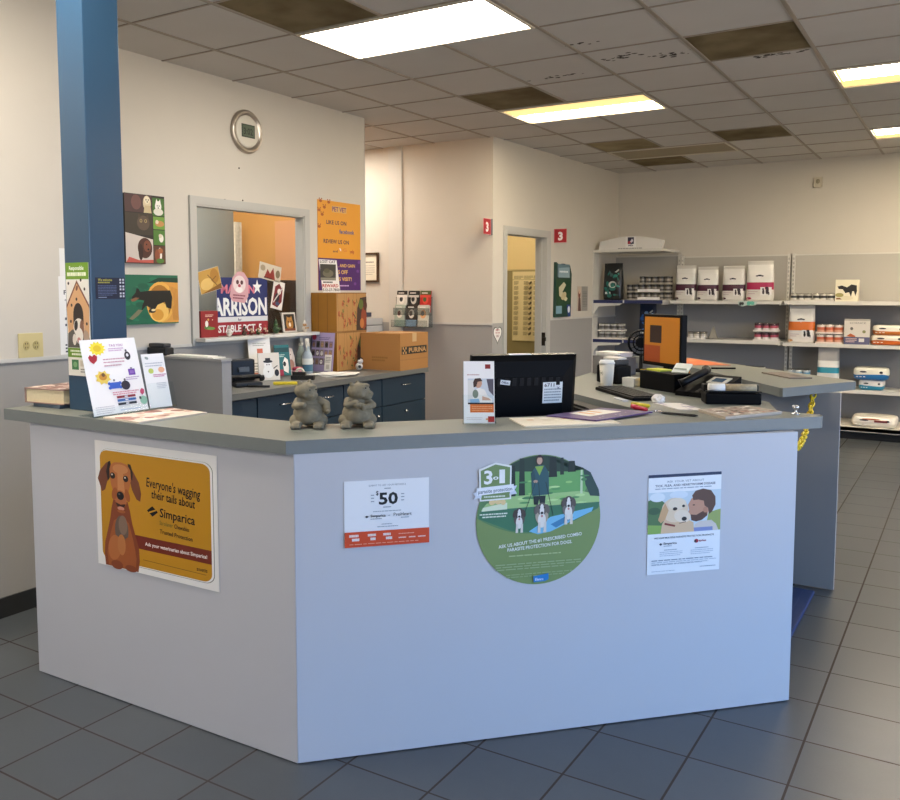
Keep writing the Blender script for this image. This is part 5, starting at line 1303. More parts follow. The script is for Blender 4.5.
# papers and folder
def flat(name, label, cat, pts, h, m_, art_fn=None, z=Z, group=None):
    mb = MB(); cx = sum(p[0] for p in pts) / len(pts); cy = sum(p[1] for p in pts) / len(pts)
    q = [(x - cx, y - cy) for x, y in pts]
    mb.prism(q, 0, h, m_)
    if art_fn: art_fn(mb, q, h)
    return single(name, label, cat, mb, loc=(cx, cy, z), group=group)
def bil(q, u, v):
    a = Vector(q[0]).lerp(Vector(q[1]), u); b = Vector(q[3]).lerp(Vector(q[2]), u); return a.lerp(b, v)
def patches(cols, n, seed, smin=.02, smax=.07):
    def f(mb, q, h):
        r = random.Random(seed)
        for k in range(n):
            u, v = .05 + .85 * r.random(), .05 + .85 * r.random(); du, dv = smin + r.random() * (smax - smin) * 1.6, smin + r.random() * (smax - smin)
            u2, v2 = min(u + du, .98), min(v + dv, .98)
            mb.face([(*bil(q, a, b), h + .0002 + k * .00002) for a, b in ((u, v), (u2, v), (u2, v2), (u, v2))], mat(r.choice(cols), .5))
    return f
CREAM = mat('#e6dcc8', .6)
flat('paper_stack', 'cream and white papers on the counter in front of the purple folder', 'papers', [(-1.400, 2.765), (-1.268, 2.625), (-1.020, 2.865), (-1.15, 3.01)], .004, CREAM, patches(['#d8b48c', '#efe9dc', '#d9cdb6', '#e8c9a4'], 16, 4, .05, .16))
def folder_art(mb, q, h):
    W = [(.10, .30), (.62, .22), (.60, .80), (.08, .82)]
    mb.face([(*bil(q, a, b), h + .0006) for a, b in W], mat('#ebe6dc', .6))
    for k, (a, b, c, d) in enumerate(((.14, .40, .50, .46), (.14, .56, .44, .62))):
        mb.face([(*bil(q, u, v), h + .0009) for u, v in ((a, b), (c, b - .02), (c, d - .02), (a, d))], mat('#e2a86a', .6))
    r = random.Random(3)
    for k in range(7):
        u, v = .70 + .22 * r.random(), .12 + .75 * r.random(); mb.face([(*bil(q, a, b), h + .0008) for a, b in ((u, v), (u + .03, v), (u + .03, v + .03), (u, v + .03))], mat('#b9a4cc', .5))
flat('folder', 'purple folder with a white sheet lying on the counter right of the monitor', 'folder', [(-1.30, 2.865), (-1.10, 2.845), (-1.00, 3.16), (-1.20, 3.17)], .004, mat('#543a72', .4), folder_art, Z + .0055)

# ----------------------------------------------------------------- the wing on the right
t = thing('paper_cup', 'white paper cup with a round logo on the left edge of the wing', 'cup', (-1.466, 3.918, Z), -.6)
m = MB(); m.lathe([(.026, 0), (.028, .003), (.036, .118)], mat('#e0d9c8', .6), n=28); 
def on_cup(u, v, h):
    a = u / .033; r = .028 + (.036 - .028) * v / .118 + h; return (r * math.sin(a), -r * math.cos(a), v)
A = Art(.001); A.ell(0, -72, 13, 13, '#9a9284'); A.ell(0, -72, 11, 11, '#e0d9c8'); A.ell(0, -72, 6, 6, '#8a8274'); A.lines(-16, 16, -24, 3, 6, 2.5, '#c2b59c', 3)
m.art(A, None, on_cup, .6); part(t, 'cup', m)
m = MB(); m.lathe([(.0375, .116), (.0375, .124), (.034, .127), (.033, .133), (.03, .133), (.029, .129), (0, .129)], mat('#efece6', .4), n=28); part(t, 'lid', m, 'white lid')
t = thing('keyboard', 'black computer keyboard on the wing in front of the paper cup', 'keyboard', (-1.285, 3.70, Z), -.83)
m = MB(); m.box(-.215, .215, -.07, .07, 0, .014, BLK, bevel=.004); part(t, 'base', m)
m = MB()
for r_i in range(5):
    for c_i in range(18): m.box(-.205 + c_i * .0228, -.186 + c_i * .0228, -.058 + r_i * .0235, -.038 + r_i * .0235, .013, .019, BLK2)
part(t, 'keys', m)
t = thing('file_box', 'black box with a yellow end and yellow pads on top, on the wing', 'box', (-1.20, 3.985, Z), -.62)
m = MB(); m.box(-.13, .13, -.055, .055, 0, .085, BLK, bevel=.004); part(t, 'box', m)
m = MB(); m.box(-.134, -.130, -.05, .05, .002, .088, mat('#d8b41e', .5)); part(t, 'yellow_end', m, 'yellow end panel')
m = MB(); m.box(-.05, .05, -.035, .035, 0, .008, mat('#c9d040', .5)); single('note_pad', 'yellow green note pad on top of the black box on the wing', 'note pad', m, loc=(-1.245, 4.02, Z + .0855), rz=-.6)
m = MB(); m.box(-.04, .04, 0, .06, 0, .006, mat('#e6e8dc', .5), rotM('X', 38)); m.box(-.03, .03, .015, .02, .010, .013, mat('#9aa890', .5), rotM('X', 38)); single('note_pad', 'white note pad tilted up on the right of the black box', 'note pad', m, loc=(-1.125, 3.94, Z + .0855), rz=-.2)
m = MB(); m.box(-.022, .022, -.004, 0, 0, .062, mat('#e08a1c', .5)); m.box(-.03, .03, -.008, -.004, .035, .092, mat('#e69a2c', .5)); single('sticky_notes', 'orange sticky notes standing behind the black box on the wing', 'sticky notes', m, loc=(-1.14, 4.06, Z + .0005 + .0))
# phone
t = thing('desk_phone', 'black desk phone with a grey screen in the middle of the wing', 'phone', (-.975, 3.86, Z), -.35)
m = MB(); rows = [[(-.10, -.10, 0), (.10, -.10, 0), (.10, .10, 0), (-.10, .10, 0)], [(-.10, -.10, .02), (.10, -.10, .02), (.10, .10, .085), (-.10, .10, .085)]]; m.grid(rows, BLK, close_u=True, smooth=False, caps=(True, True)); part(t, 'body', m)
TP = rotM('X', 18)
m = MB(); m.box(-.005, .085, .01, .075, .056, .060, mat('#a8a79c', .4), TP); m.box(.012, .068, .022, .064, .060, .0605, mat('#35506a', .15), TP); part(t, 'screen', m, 'grey framed blue screen')
m = MB(); m.tube([(-.085, -.085, .05), (-.07, -.07, .062), (-.06, .06, .098), (-.07, .085, .105)], [.022, .016, .016, .022], BLK2); part(t, 'handset', m)
m = MB()
for a in range(3):
    for b in range(4): m.box(.0 + a * .026, .018 + a * .026, -.085 + b * .022, -.069 + b * .022, .05, .054, mat('#3a3733', .4), TP)
part(t, 'keypad', m)
# receipt printer
t = thing('receipt_printer', 'black receipt printer with white paper roll at the right of the wing', 'printer', (-.83, 3.655, Z), .42)
m = MB(); m.box(-.11, .11, -.055, .06, 0, .045, BLK, bevel=.006); m.box(-.11, .11, .0, .06, .045, .075, BLK2, bevel=.006); m.box(-.11, .11, -.055, -.03, .05, .054, BLK2); part(t, 'body', m)
m = MB(); m.tube([(-.095, -.02, .064), (-.030, -.02, .064)], .018, mat('#eeece4', .6), n=16); part(t, 'paper_roll', m, 'white paper roll')
m = MB(); m.tube([(-.026, -.02, .064), (.095, -.02, .064)], .016, mat('#a89878', .55, noise=.4, nscale=90), n=16); part(t, 'roller', m, 'tan ribbed roller')
# pens, tissue, papers, brochures, keys
def pen(label, p, q, r, col, name='pen', cap=None):
    t = Vector(q) - Vector(p); m = MB(); c = (Vector(p) + Vector(q)) / 2
    P = Vector((p[0] - c.x, p[1] - c.y, r + .0002)); Q = Vector((q[0] - c.x, q[1] - c.y, r + .0002))
    m.tube([P, P.lerp(Q, .1), P.lerp(Q, .9), Q], [r * .6, r, r, r * .35], mat(col, .4), n=10)
    if cap: m.tube([P.lerp(Q, .0), P.lerp(Q, .35)], r * 1.12, mat(cap, .4), n=10)
    single(name, label, 'pen', m, loc=(c.x, c.y, Z))
pen('yellow highlighter lying on the wing in front of the keyboard', (-1.145, 3.352), (-1.062, 3.322), .008, '#dccb2a', 'highlighter', '#c9b81e')
pen('red marker lying on the counter beside the purple folder', (-1.118, 3.275), (-1.035, 3.205), .0085, '#b3203c', 'marker_pen', '#c92a48')
pen('slim black pen lying near the front edge of the counter', (-.975, 3.185), (-.835, 3.172), .0048, '#141416', 'ballpoint_pen')
bm = bmesh.new(); bmesh.ops.create_icosphere(bm, subdivisions=3, radius=.026)
q_ = random.Random(5)
for v in bm.verts: v.co *= 1 + .35 * (q_.random() - .5); v.co.z = max(v.co.z * .75, -.016) + .016
m = MB(); m.bm(bm, mat('#efeae2', .8)); single('crumpled_tissue', 'crumpled white tissue in front of the desk phone on the wing', 'tissue', m, loc=(-1.085, 3.50, Z))
flat('paper_stack', 'loose white papers under the tissue on the wing', 'papers', [(-1.10, 3.475), (-.95, 3.325), (-.86, 3.36), (-1.00, 3.52)], .003, mat('#e9e2da', .6), patches(['#a89aae', '#dcd2c8', '#7c7284'], 8, 12, .06, .2))
flat('brochure_stack', 'stack of brown and white printed brochures near the tip of the counter', 'brochures', [(-.872, 3.318), (-.735, 3.165), (-.590, 3.425), (-.735, 3.53)], .010, mat('#bcae9c', .5), patches(['#7a5a4c', '#ece4d8', '#a8897a', '#d9cbbb', '#5c463c', '#c99f8c', '#f2ece2'], 80, 6, .03, .10))
m = MB(); m.torus((0, 0, .002), .016, .0015, SV); 
for a in (10, 60, 120): m.box(.014, .05, -.006, .006, .001 + a * .00003, .003 + a * .00003, SV, rotM('Z', -a))
single('key_ring', 'ring of silver keys on the counter beside the black pen', 'keys', m, loc=(-1.005, 3.235, Z))
m = MB(); m.box(-.05, .05, -.012, .012, 0, .006, mat('#c9ccd0', .5)); single('eraser', 'small white strip lying before the keyboard on the wing', 'stationery', m, loc=(-1.245, 3.50, Z), rz=-.85)

# back of the wing: second monitor, boxes, papers
U2 = Vector((.777, -.628, 0))
t = thing('computer_monitor', 'monitor with an orange screen at the back of the wing', 'monitor', M=frame((-1.415, 4.60, Z), U2, UZ))
m = MB(); m.box(-.18, .18, .055, .335, -.035, 0, BLK, bevel=.006); part(t, 'casing', m)
m = MB(); m.box(-.162, .162, .075, .320, 0, .0012, SCREEN); m.box(-.11, .0, .18, .275, .0012, .0016, mat('#2c1a14', .4)); m.box(-.162, -.01, .075, .165, .0012, .0016, SCREEN2); part(t, 'screen', m, 'lit orange screen')
m = MB(); m.box(-.03, .03, 0.01, .12, -.06, -.035, BLK); m.box(-.11, .11, 0, .014, -.11, .06, BLK, bevel=.004); part(t, 'stand', m)
m = MB(); m.box(-.10, .10, -.07, .07, 0, .10, mat('#6f6c68', .6), bevel=.004); single('storage_box', 'grey box at the back of the wing left of the orange monitor', 'box', m, loc=(-1.68, 4.60, Z), rz=-.5)
m = MB()
for k in range(6): m.box(-.085, .085, -.055, .055, k * .004, k * .004 + .0038, mat('#ece8e0', .6), rotM('Z', 7 * (k % 3) - 6))
single('paper_stack', 'white papers lying on the grey box at the back of the wing', 'papers', m, loc=(-1.68, 4.60, Z + .1005), rz=-.4)
m = MB(); m.box(-.075, .075, -.05, .05, 0, .09, BLK, bevel=.01); m.box(-.05, .06, -.045, .05, .09, .12, mat('#2a2725', .5), bevel=.01); single('desk_organizer', 'black desk organizer behind the paper cup', 'organizer', m, loc=(-1.52, 4.16, Z), rz=-.5)
m = MB(); m.box(-.035, .035, -.025, .025, 0, .045, mat('#e4e2da', .5), bevel=.004); single('small_box', 'tiny white box between the organizer and the black box on the wing', 'box', m, loc=(-1.385, 4.03, Z), rz=-.3)
m = MB(); m.box(-.05, .05, -.03, .03, 0, .008, mat('#e4dfd4', .5), rotM('X', 0)); single('note_pad', 'white pad on the black organizer behind the paper cup', 'note pad', m, loc=(-1.515, 4.16, Z + .1205), rz=-.4)
m = MB(); m.lathe([(.03, 0), (.034, .004), (.034, .05), (.03, .056), (0, .058)], mat('#a3212a', .4), n=20); single('tape_roll', 'dark red round container between grey box and orange monitor', 'container', m, loc=(-1.40, 4.38, Z))
t = thing('desk_fan', 'small black round fan behind the orange monitor', 'fan', (-1.60, 4.82, Z), .4)
m = MB(); m.lathe([(.05, 0), (.05, .012), (.012, .02), (.01, .10)], BLK, n=20); part(t, 'base', m)
m = MB(); m.torus((0, 0, .165), .07, .006, BLK, rotM('X', 90)); m.torus((0, 0, .165), .045, .004, BLK, rotM('X', 90)); m.torus((0, .03, .165), .07, .006, BLK, rotM('X', 90)); m.tube([(0, -.01, .165), (0, .05, .165)], .03, BLK, n=16)
for k in range(12): m.tube([(0, -.008, .165), (.07 * math.cos(k * PI / 6), -.004, .165 + .07 * math.sin(k * PI / 6))], .002, BLK, n=6)
part(t, 'fan_head', m)

# on the second counter
flat('paper_sheet', 'orange printed sheet lying on the second counter behind the orange monitor', 'sheet', [(-1.475, 5.40), (-1.26, 5.52), (-1.62, 5.93), (-1.80, 5.80)], .002, mat('#d8713c', .5), patches(['#e08a54', '#c9602e', '#e49a6a'], 14, 3, .05, .18))
m = MB(); m.tube([(-.07, 0, .005), (.07, 0, .005)], .005, BLK, n=8); single('ballpoint_pen', 'black pen on the second counter before the orange sheet', 'pen', m, loc=(-1.235, 5.23, Z), rz=.5)
flat('magazine', 'grey brown magazine lying near the tip of the second counter', 'magazine', [(-.99, 5.08), (-.80, 4.83), (-.70, 4.90), (-.89, 5.15)], .006, mat('#7c7066', .5), patches(['#5c5049', '#94877a', '#4a413c'], 10, 5, .06, .2))

# black printer inside the counter, right of the first monitor
t = thing('printer', 'black printer inside the reception counter between the black monitor and the wing', 'printer', (-1.36, 3.36, .7455))
def loc_(pts): return [(x + 1.36, y - 3.36) for x, y in pts]
m = MB(); m.prism(loc_([(-1.345, 3.31), (-1.235, 3.16), (-1.15, 3.25), (-1.47, 3.565), (-1.57, 3.54)]), 0, .275, BLK); part(t, 'body', m)
m = MB(); m.prism(loc_([(-1.335, 3.33), (-1.24, 3.20), (-1.18, 3.255), (-1.45, 3.52), (-1.53, 3.51)]), .275, .284, BLK2); part(t, 'lid', m)
m = MB(); m.box(.105, .113, -.165, -.157, .275, .279, mat('#c9ccd0', .3)); part(t, 'button', m, 'tiny white button')
# ================================================================= SHELVING ON THE BACK WALL
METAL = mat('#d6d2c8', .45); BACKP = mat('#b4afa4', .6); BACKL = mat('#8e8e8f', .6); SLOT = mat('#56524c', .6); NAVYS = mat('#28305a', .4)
def gondola(label, x0, x1, depth_front, shelf_front, tops, deck=True, left_unit=False, back_top=1.91):
    w = x1 - x0
    t = thing('shelf_unit', label, 'shelf unit', ((x0 + x1) / 2, 10.30, 0), 0)
    a, b = -w / 2, w / 2
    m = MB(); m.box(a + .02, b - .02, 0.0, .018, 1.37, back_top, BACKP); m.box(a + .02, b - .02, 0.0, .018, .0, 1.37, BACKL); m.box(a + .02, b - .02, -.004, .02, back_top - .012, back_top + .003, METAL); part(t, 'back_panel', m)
    for s, xx in ((0, a), (1, b - .03)):
        m = MB(); m.box(xx, xx + .03, -.02, .035, 0, back_top + .01, METAL)
        for k in range(34): m.box(xx + .009, xx + .012, -.0206, -.02, .30 + k * .047, .325 + k * .047, SLOT); m.box(xx + .018, xx + .021, -.0206, -.02, .30 + k * .047, .325 + k * .047, SLOT)
        part(t, 'upright', m)
    m = MB(); m.box(a, b, depth_front - 10.30, -.02, .09, .13, METAL); m.box(a, b, depth_front - 10.30, depth_front - 10.28, .085, .131, METAL); m.box(a + .01, b - .01, depth_front + .06 - 10.30, depth_front + .08 - 10.30, 0, .09, mat('#141414', .7)); part(t, 'base_deck', m)
    for k, z in enumerate(tops):
        m = MB(); f = shelf_front - 10.30
        m.box(a + .004, b - .004, f, -.021, z - .018, z, METAL); m.box(a + .004, b - .004, f - .004, f + .004, z - .036, z + .001, NAVYS if left_unit else METAL)
        if left_unit:
            m.box(a + .45 * w, a + .47 * w, f - .0045, f - .004, z - .034, z - .001, METAL)
        for xx in (a + .03, b - .034):
            m.prism([(xx, f + .06), (xx + .004, f + .06), (xx + .004, -.02), (xx, -.02)], z - .05, z - .018, METAL)
        part(t, 'shelf', m, 'shelf with navy price strip' if left_unit else None)
    return t
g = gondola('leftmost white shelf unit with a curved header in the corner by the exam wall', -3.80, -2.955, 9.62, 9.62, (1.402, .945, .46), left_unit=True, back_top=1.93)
m = MB(); m.box(-.4225, -.3995, -.70, .02, 0, 1.985, METAL); part(g, 'side_panel', m, 'white left side panel')
def shift(m): m.v = [(x + .0625, y, z) for x, y, z in m.v]
for z in (1.402, .945):
    m = MB(); m.face([(-.46, -.682, z - .036), (-.46, -.67, z - .17), (-.455, -.67, z - .17), (-.455, -.682, z - .036)], METAL); m.prism([(-.46, -.69), (-.456, -.69), (-.456, -.3), (-.46, -.3)], z - .06, z - .036, METAL)
    rows = [[(-.46, -.684, z - .036), (-.11, -.684, z - .036), (-.15, -.684, z - .06), (-.40, -.684, z - .075), (-.46, -.684, z - .16)], [(-.46, -.680, z - .036), (-.11, -.680, z - .036), (-.15, -.680, z - .06), (-.40, -.680, z - .075), (-.46, -.680, z - .16)]]
    m.face(rows[0], METAL); m.face(list(reversed(rows[1])), METAL); shift(m); part(g, 'bracket', m, 'white angled bracket')
m = MB(); m.box(-.485, .355, -.70, -.05, 1.955, 1.985, METAL); shift(m); part(g, 'top_shelf', m)
m = MB(); n = 20
top = [(-.385 + .735 * k / n, 2.075 + .055 * math.sin(PI * k / n)) for k in range(n + 1)]
fr = [(x, -.69, z) for x, z in top] + [(.335, -.69, 1.985), (-.40, -.69, 1.985)]
bk = [(x, -.62, z) for x, z in top] + [(.335, -.62, 1.985), (-.40, -.62, 1.985)]
HW = mat('#dedad2', .4); m.face(list(reversed(fr)), HW); m.face(bk, HW)
for k in range(len(fr)): a_, b_ = k, (k + 1) % len(fr); m.face([fr[a_], fr[b_], bk[b_], bk[a_]], HW)
A = Art(.001); A.rect(-62, -130, 62, -8, '#e9e7e2'); A.rect(-36, -122, 36, -46, '#2c2a44'); A.poly([(-36, -46), (-36, -76), (8, -84), (-6, -46)], '#a8283c'); A.poly([(-10, -70), (14, -108), (30, -84), (12, -60)], '#d8d4da'); A.text("Hill's", -28, 28, -22, 18, '#2c2a44', .03); A.lines(-150, 150, -2, 1, 1, 9, '#8c8a86', 3)
m.art(A, frame((-.02, -.69, 1.995), UX, UZ)); shift(m); part(g, 'header', m, 'curved white header with a square logo')
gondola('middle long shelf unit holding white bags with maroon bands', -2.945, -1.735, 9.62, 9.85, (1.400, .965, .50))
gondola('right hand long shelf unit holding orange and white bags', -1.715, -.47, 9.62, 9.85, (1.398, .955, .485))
m = MB(); m.box(-.46, .0, 9.65, 9.9, 0, .0002, METAL) if False else None

# ----------------------------------------------------------------- goods
def food_bag(name, label, loc, w, h, d, bands, art=None, rz=0.0, group=None, tilt=0):
    """stand-up pet food bag: pillowed body, flat crimped top. bands: list of (height fraction, colour)"""
    prof = [(0, .90, .86), (.03, .97, .98), (.12, 1, 1), (.35, .99, .98), (.6, .97, .86), (.78, .95, .62), (.88, .94, .34), (.94, .95, .10), (1.0, .95, .05)]
    zs = sorted(set([p[0] for p in prof] + [b for b, c in bands] + [i / 18 for i in range(19)]))
    def sec(f):
        for i in range(len(prof) - 1):
            if prof[i][0] <= f <= prof[i + 1][0]:
                s_ = (f - prof[i][0]) / (prof[i + 1][0] - prof[i][0]); s_ = s_ * s_ * (3 - 2 * s_)
                return prof[i][1] + (prof[i + 1][1] - prof[i][1]) * s_, prof[i][2] + (prof[i + 1][2] - prof[i][2]) * s_
        return prof[-1][1:]
    N = 28
    def pt(f, j):
        a = 2 * PI * j / N; sx, sy = sec(f); c, s_ = math.cos(a), math.sin(a)
        x = math.copysign(abs(c) ** .5, c) * w / 2 * sx; y = math.copysign(abs(s_) ** .62, s_) * d / 2 * sy
        wr = .006 * math.sin(9 * f + 3 * a) * (1 - f) + .007 * math.sin(11 * f + .9 * j) * f
        return (x, y + wr * .6, f * h)
    def col(f):
        c = bands[0][1]
        for b, k in bands:
            if f >= b - 1e-6: c = k
        return c
    mb = MB()
    rows = [[pt(f, j) for j in range(N)] for f in zs]
    mats = [mat(col((zs[i] + zs[i + 1]) / 2), .32) for i in range(len(zs) - 1)]
    mb.grid(rows, mats, close_u=True, caps=(True, True))
    if art:
        def fn(u, v, hh):
            f = min(max(v / h, 0), 1); sx, sy = sec(f); xx = min(abs(u) / (w / 2 * sx), .98)
            y = d / 2 * sy * (1 - xx ** 4) ** .31 + .003
            return (u, -y - .006 - hh, v)
        mb.art(art, None, fn, .35)
    return single(name, label, 'pet food bag', mb, loc=loc, rz=rz, group=group)
def bag_front(w, h, logo, pet, band):
    A = Art(1.0, 1.0)                     # direct metres; y negative = up
    def R(x0, x1, z0, z1, c): A.poly([(x0 * w, -z0 * h), (x1 * w, -z0 * h), (x1 * w, -z1 * h), (x0 * w, -z1 * h)], c)
    A.ell(0.0, -.62 * h, .15 * w, .022 * h, '#2a2630'); A.ell(0, -.635 * h, .07 * w, .016 * h, '#2a2630')
    A.poly([(-.08 * w, -.61 * h), (.08 * w, -.61 * h), (0, -.545 * h)], '#efece6')
    R(.04, .44, .14, .34, '#e9e6e0')
    # cat and dog silhouettes
    A.ell(.15 * w, -.22 * h, .04 * w, .06 * h, pet); A.ell(.14 * w, -.29 * h, .035 * w, .025 * h, pet); A.ell(.29 * w, -.24 * h, .055 * w, .08 * h, pet); A.ell(.27 * w, -.32 * h, .05 * w, .03 * h, pet); A.ell(.35 * w, -.18 * h, .02 * w, .04 * h, pet)
    A.ell(-.38 * w, -.06 * h, .10 * w, .03 * h, band)
    for k in range(2): R(-.40, -.05 - .1 * k, .22 - .05 * k, .235 - .05 * k, '#b9a4a8')
    return A
MAR, MAG = '#4a1830', '#a81f4e'
G = 'white food bags with maroon bands'
for k, (x, w, h, band, lab) in enumerate(((-2.795, .235, .40, MAR, 'white food bag with maroon band, leftmost of four on the middle unit'), (-2.55, .235, .38, MAR, 'white food bag with maroon band, second from left of four'), (-2.265, .245, .385, MAR, 'white food bag with maroon band, third from left of four'), (-1.985, .285, .435, MAG, 'tallest white food bag, with bright magenta band, rightmost of four'))):
    food_bag('pet_food_bag', lab, (x, 9.975, 1.401), w, h, .13, [(0, '#dcd7cd'), (.28, band), (.46, '#e6e2d9'), (.9, '#cfcac0')], bag_front(w, h, 0, '#2a1f24', band), 0.05 * (k % 2), G)
def dark_bag(label, loc, w, h, accents, seed, base):
    A = Art(1, 1); q = random.Random(seed)
    for k in range(26):
        A.ell((q.random() - .5) * w * .7, -(.12 + .62 * q.random()) * h, (.04 + .10 * q.random()) * w, (.02 + .04 * q.random()) * h, q.choice(accents), q.random() * 90)
    A.ell(0.04 * w, -.42 * h, .2 * w, .09 * h, '#c9c9be'); A.ell(0.06 * w, -.41 * h, .13 * w, .06 * h, accents[0])
    A.poly([(-.34 * w, -.22 * h), (-.06 * w, -.22 * h), (-.06 * w, -.16 * h), (-.34 * w, -.16 * h)], '#dfe3de')
    A.poly([(.12 * w, -.76 * h), (.3 * w, -.84 * h), (.34 * w, -.80 * h), (.2 * w, -.74 * h)], '#b9bcb4')
    return food_bag('pet_food_bag', label, loc, w, h, .12, [(0, base)], A)
dark_bag('black and teal food bag on the top shelf of the leftmost unit', (-3.60, 9.80, 1.403), .235, .43, ['#1f6a5e', '#2a8072', '#123c38', '#3f5a58'], 2, '#101416')
b_ = dark_bag('dark blue food bag on the middle shelf, left of the orange monitor', (-3.225, 9.95, .946), .205, .41, ['#1c4f94', '#2f6ab0', '#16335c', '#6a8cb0'], 5, '#12203a')
food_bag('pet_food_bag', 'white bag with a wide orange band on the right unit', (-1.545, 9.965, .956), .27, .40, .13, [(0, '#e4dfd6'), (.33, '#cf6a1e'), (.56, '#eae6dd'), (.9, '#cfcac2')], bag_front(.27, .40, 0, '#22201f', '#d8a060'))
food_bag('pet_food_bag', 'grey and white bag with a teal base band on the third shelf', (-1.27, 9.965, .486), .215, .435, .12, [(0, '#dcd9d2'), (.36, '#2f8fa4'), (.50, '#e8e5dd'), (.66, '#b5b2ac')], None)
A_ = None
# lying bags
def lying_bag(label, loc, w, d, h, lo, hi, seed, rz=0.0, logo='#23202a', group=None, accent=None):
    mb = MB(); N = 28; rows = []
    fs = [0, .08, .25, .45, .5, .75, .92, 1.0]
    for f in fs:
        s_ = (1 - abs(2 * f - 1) ** 3.0) ** .33 if 0 < f < 1 else .0
        s_ = .80 + .20 * s_
        rows.append([(math.copysign(abs(math.cos(a)) ** .42, math.cos(a)) * w / 2 * s_, math.copysign(abs(math.sin(a)) ** .42, math.sin(a)) * d / 2 * s_, f * h + .006 * math.sin(3 * a + seed) * math.sin(PI * f)) for a in [2 * PI * j / N for j in range(N)]])
    mats = [mat(lo, .35) if (fs[i] + fs[i + 1]) / 2 < .47 else mat(hi, .35) for i in range(len(fs) - 1)]
    mb.grid(rows, mats, close_u=True, caps=(True, True))
    A = Art(1, 1); A.ell(-.2 * w, -.68 * h, .10 * w, .07 * h, logo); A.ell(.30 * w, -.66 * h, .05 * w, .10 * h, logo); 
    if accent:
        A.poly([(.02 * w, -.52 * h), (.30 * w, -.52 * h), (.30 * w, -.72 * h), (.02 * w, -.72 * h)], accent[0]); A.ell(-.05 * w, -.8 * h, .2 * w, .06 * h, accent[1])
    for k in range(3): A.poly([((-.4 + .1 * k) * w, -.3 * h), ((-.34 + .1 * k) * w, -.3 * h), ((-.34 + .1 * k) * w, -.24 * h), ((-.4 + .1 * k) * w, -.24 * h)], '#efece6')
    mb.art(A, None, lambda u, v, hh: (u, -d / 2 - .003 - hh, v), .35)
    return single('pet_food_bag', label, 'pet food bag', mb, loc=loc, rz=rz, group=group)
lying_bag('orange and white bag lying at the right, bottom of its pair', (-.71, 10.03, .956), .34, .30, .10, '#c8621c', '#e6dcc9', 1)
lying_bag('orange and white bag lying on another at the right, top of the pair', (-.70, 10.03, 1.057), .33, .29, .10, '#d07a34', '#ebe3d3', 3)
lying_bag('blue and white bag lying under another on the third shelf', (-.85, 10.0, .486), .24, .22, .105, '#2b86a8', '#dcd8d4', 2)
lying_bag('blue based white bag lying on top of the pair on the third shelf', (-.86, 10.0, .592), .33, .26, .125, '#1f6fae', '#e9e6d6', 5)
lying_bag('white bag with red and green print lying on the bottom deck', (-.80, 9.86, .131), .42, .36, .105, '#d9d2c4', '#ece6da', 7, accent=('#8a4038', '#b9603c'))
# trays of cans
CANR, CANH = .036, .082
def can_mesh(cols):
    m = MB(); b, l = mat(cols[0], .35), mat('#b9b9b6', .25, .8)
    m.lathe([(CANR * .92, 0), (CANR, .004)], l, n=16, caps=(True, False)); m.lathe([(CANR, .004), (CANR, .03)], b, n=16, caps=(False, False)); m.lathe([(CANR, .03), (CANR, .055)], mat(cols[1], .35), n=16, caps=(False, False)); m.lathe([(CANR, .055), (CANR, .076)], mat(cols[2], .35), n=16, caps=(False, False)); m.lathe([(CANR, .076), (CANR * .95, .082), (CANR * .9, .080)], l, n=16, caps=(False, True))
    return m.mesh('can')
def can_pack(label, loc, nx, ny, nz, cols, tray='#c9c2b4', group=None, rz=0.0, s=1.0, lab=None):
    t = thing('can_pack', label, 'pack of cans', loc, rz, group); me = can_mesh(cols); px = CANR * 2 * 1.03
    lz = CANH + .010
    for k in range(nz):
        m = MB(); W, D = nx * px / 2 + .003, ny * px / 2 + .003; z = k * lz
        tm = mat(tray, .6); m.box(-W, W, -D, D, z, z + .005, tm)
        for (a, b, c, d) in ((-W, W, -D - .002, -D), (-W, W, D, D + .002), (-W - .002, -W, -D, D), (W, W + .002, -D, D)): m.box(a, b, c, d, z, z + .016, tm)
        if lab and k in lab[1]:
            m.box(-W * .45, W * .55, -D - .003, -D - .002, z + .002, z + .034, mat(lab[0], .5))
        part(t, 'tray', m)
        for i in range(nx):
            for j in range(ny):
                if j not in (0, ny - 1) : continue
                o = bpy.data.objects.new('can', me); COL.objects.link(o); o.parent = t
                o.location = (-(nx - 1) * px / 2 + i * px, -(ny - 1) * px / 2 + j * px, z + .0055); o.rotation_euler = (0, 0, .7 * i + j)
    t.scale = (s, s, s)
    return t
DK_ = ('#4a443c', '#8a8478', '#2a2622')
can_pack('two layers of dark canned food in trays on the top left shelf', (-3.215, 9.95, 1.4035), 7, 2, 2, DK_, '#a39c8e', lab=('#e9e7e2', (0, 1)))
can_pack('single layer of dark cans stacked on top of the others, top left shelf', (-3.14, 9.95, 1.4035 + 2 * (CANH + .010) + .002), 5, 2, 1, DK_, '#a39c8e')
can_pack('two layers of canned food in white trays on the second left shelf', (-3.61, 9.80, .9465), 4, 2, 2, ('#8d8a84', '#5a5650', '#b9b5ac'), '#e0dbd0')
can_pack('two layers of red and white cans on the middle unit, second shelf', (-1.905, 9.97, .9665), 3, 2, 2, ('#d9d2cc', '#a8485a', '#4a3236'), '#dcd6cf', s=1.08)
can_pack('small pack of white cans on the middle unit beside the wire stand', (-2.65, 9.97, .9665), 3, 2, 1, ('#e6e2d9', '#c9c2b6', '#7a7468'), '#dcd8d0', s=.9)
can_pack('shrink wrapped pack of black and white cans, top right shelf, left of two', (-1.56, 9.97, 1.3995), 3, 2, 1, ('#d6d0c2', '#2f2c28', '#bdb6a6'), '#d2ccc0', s=.94)
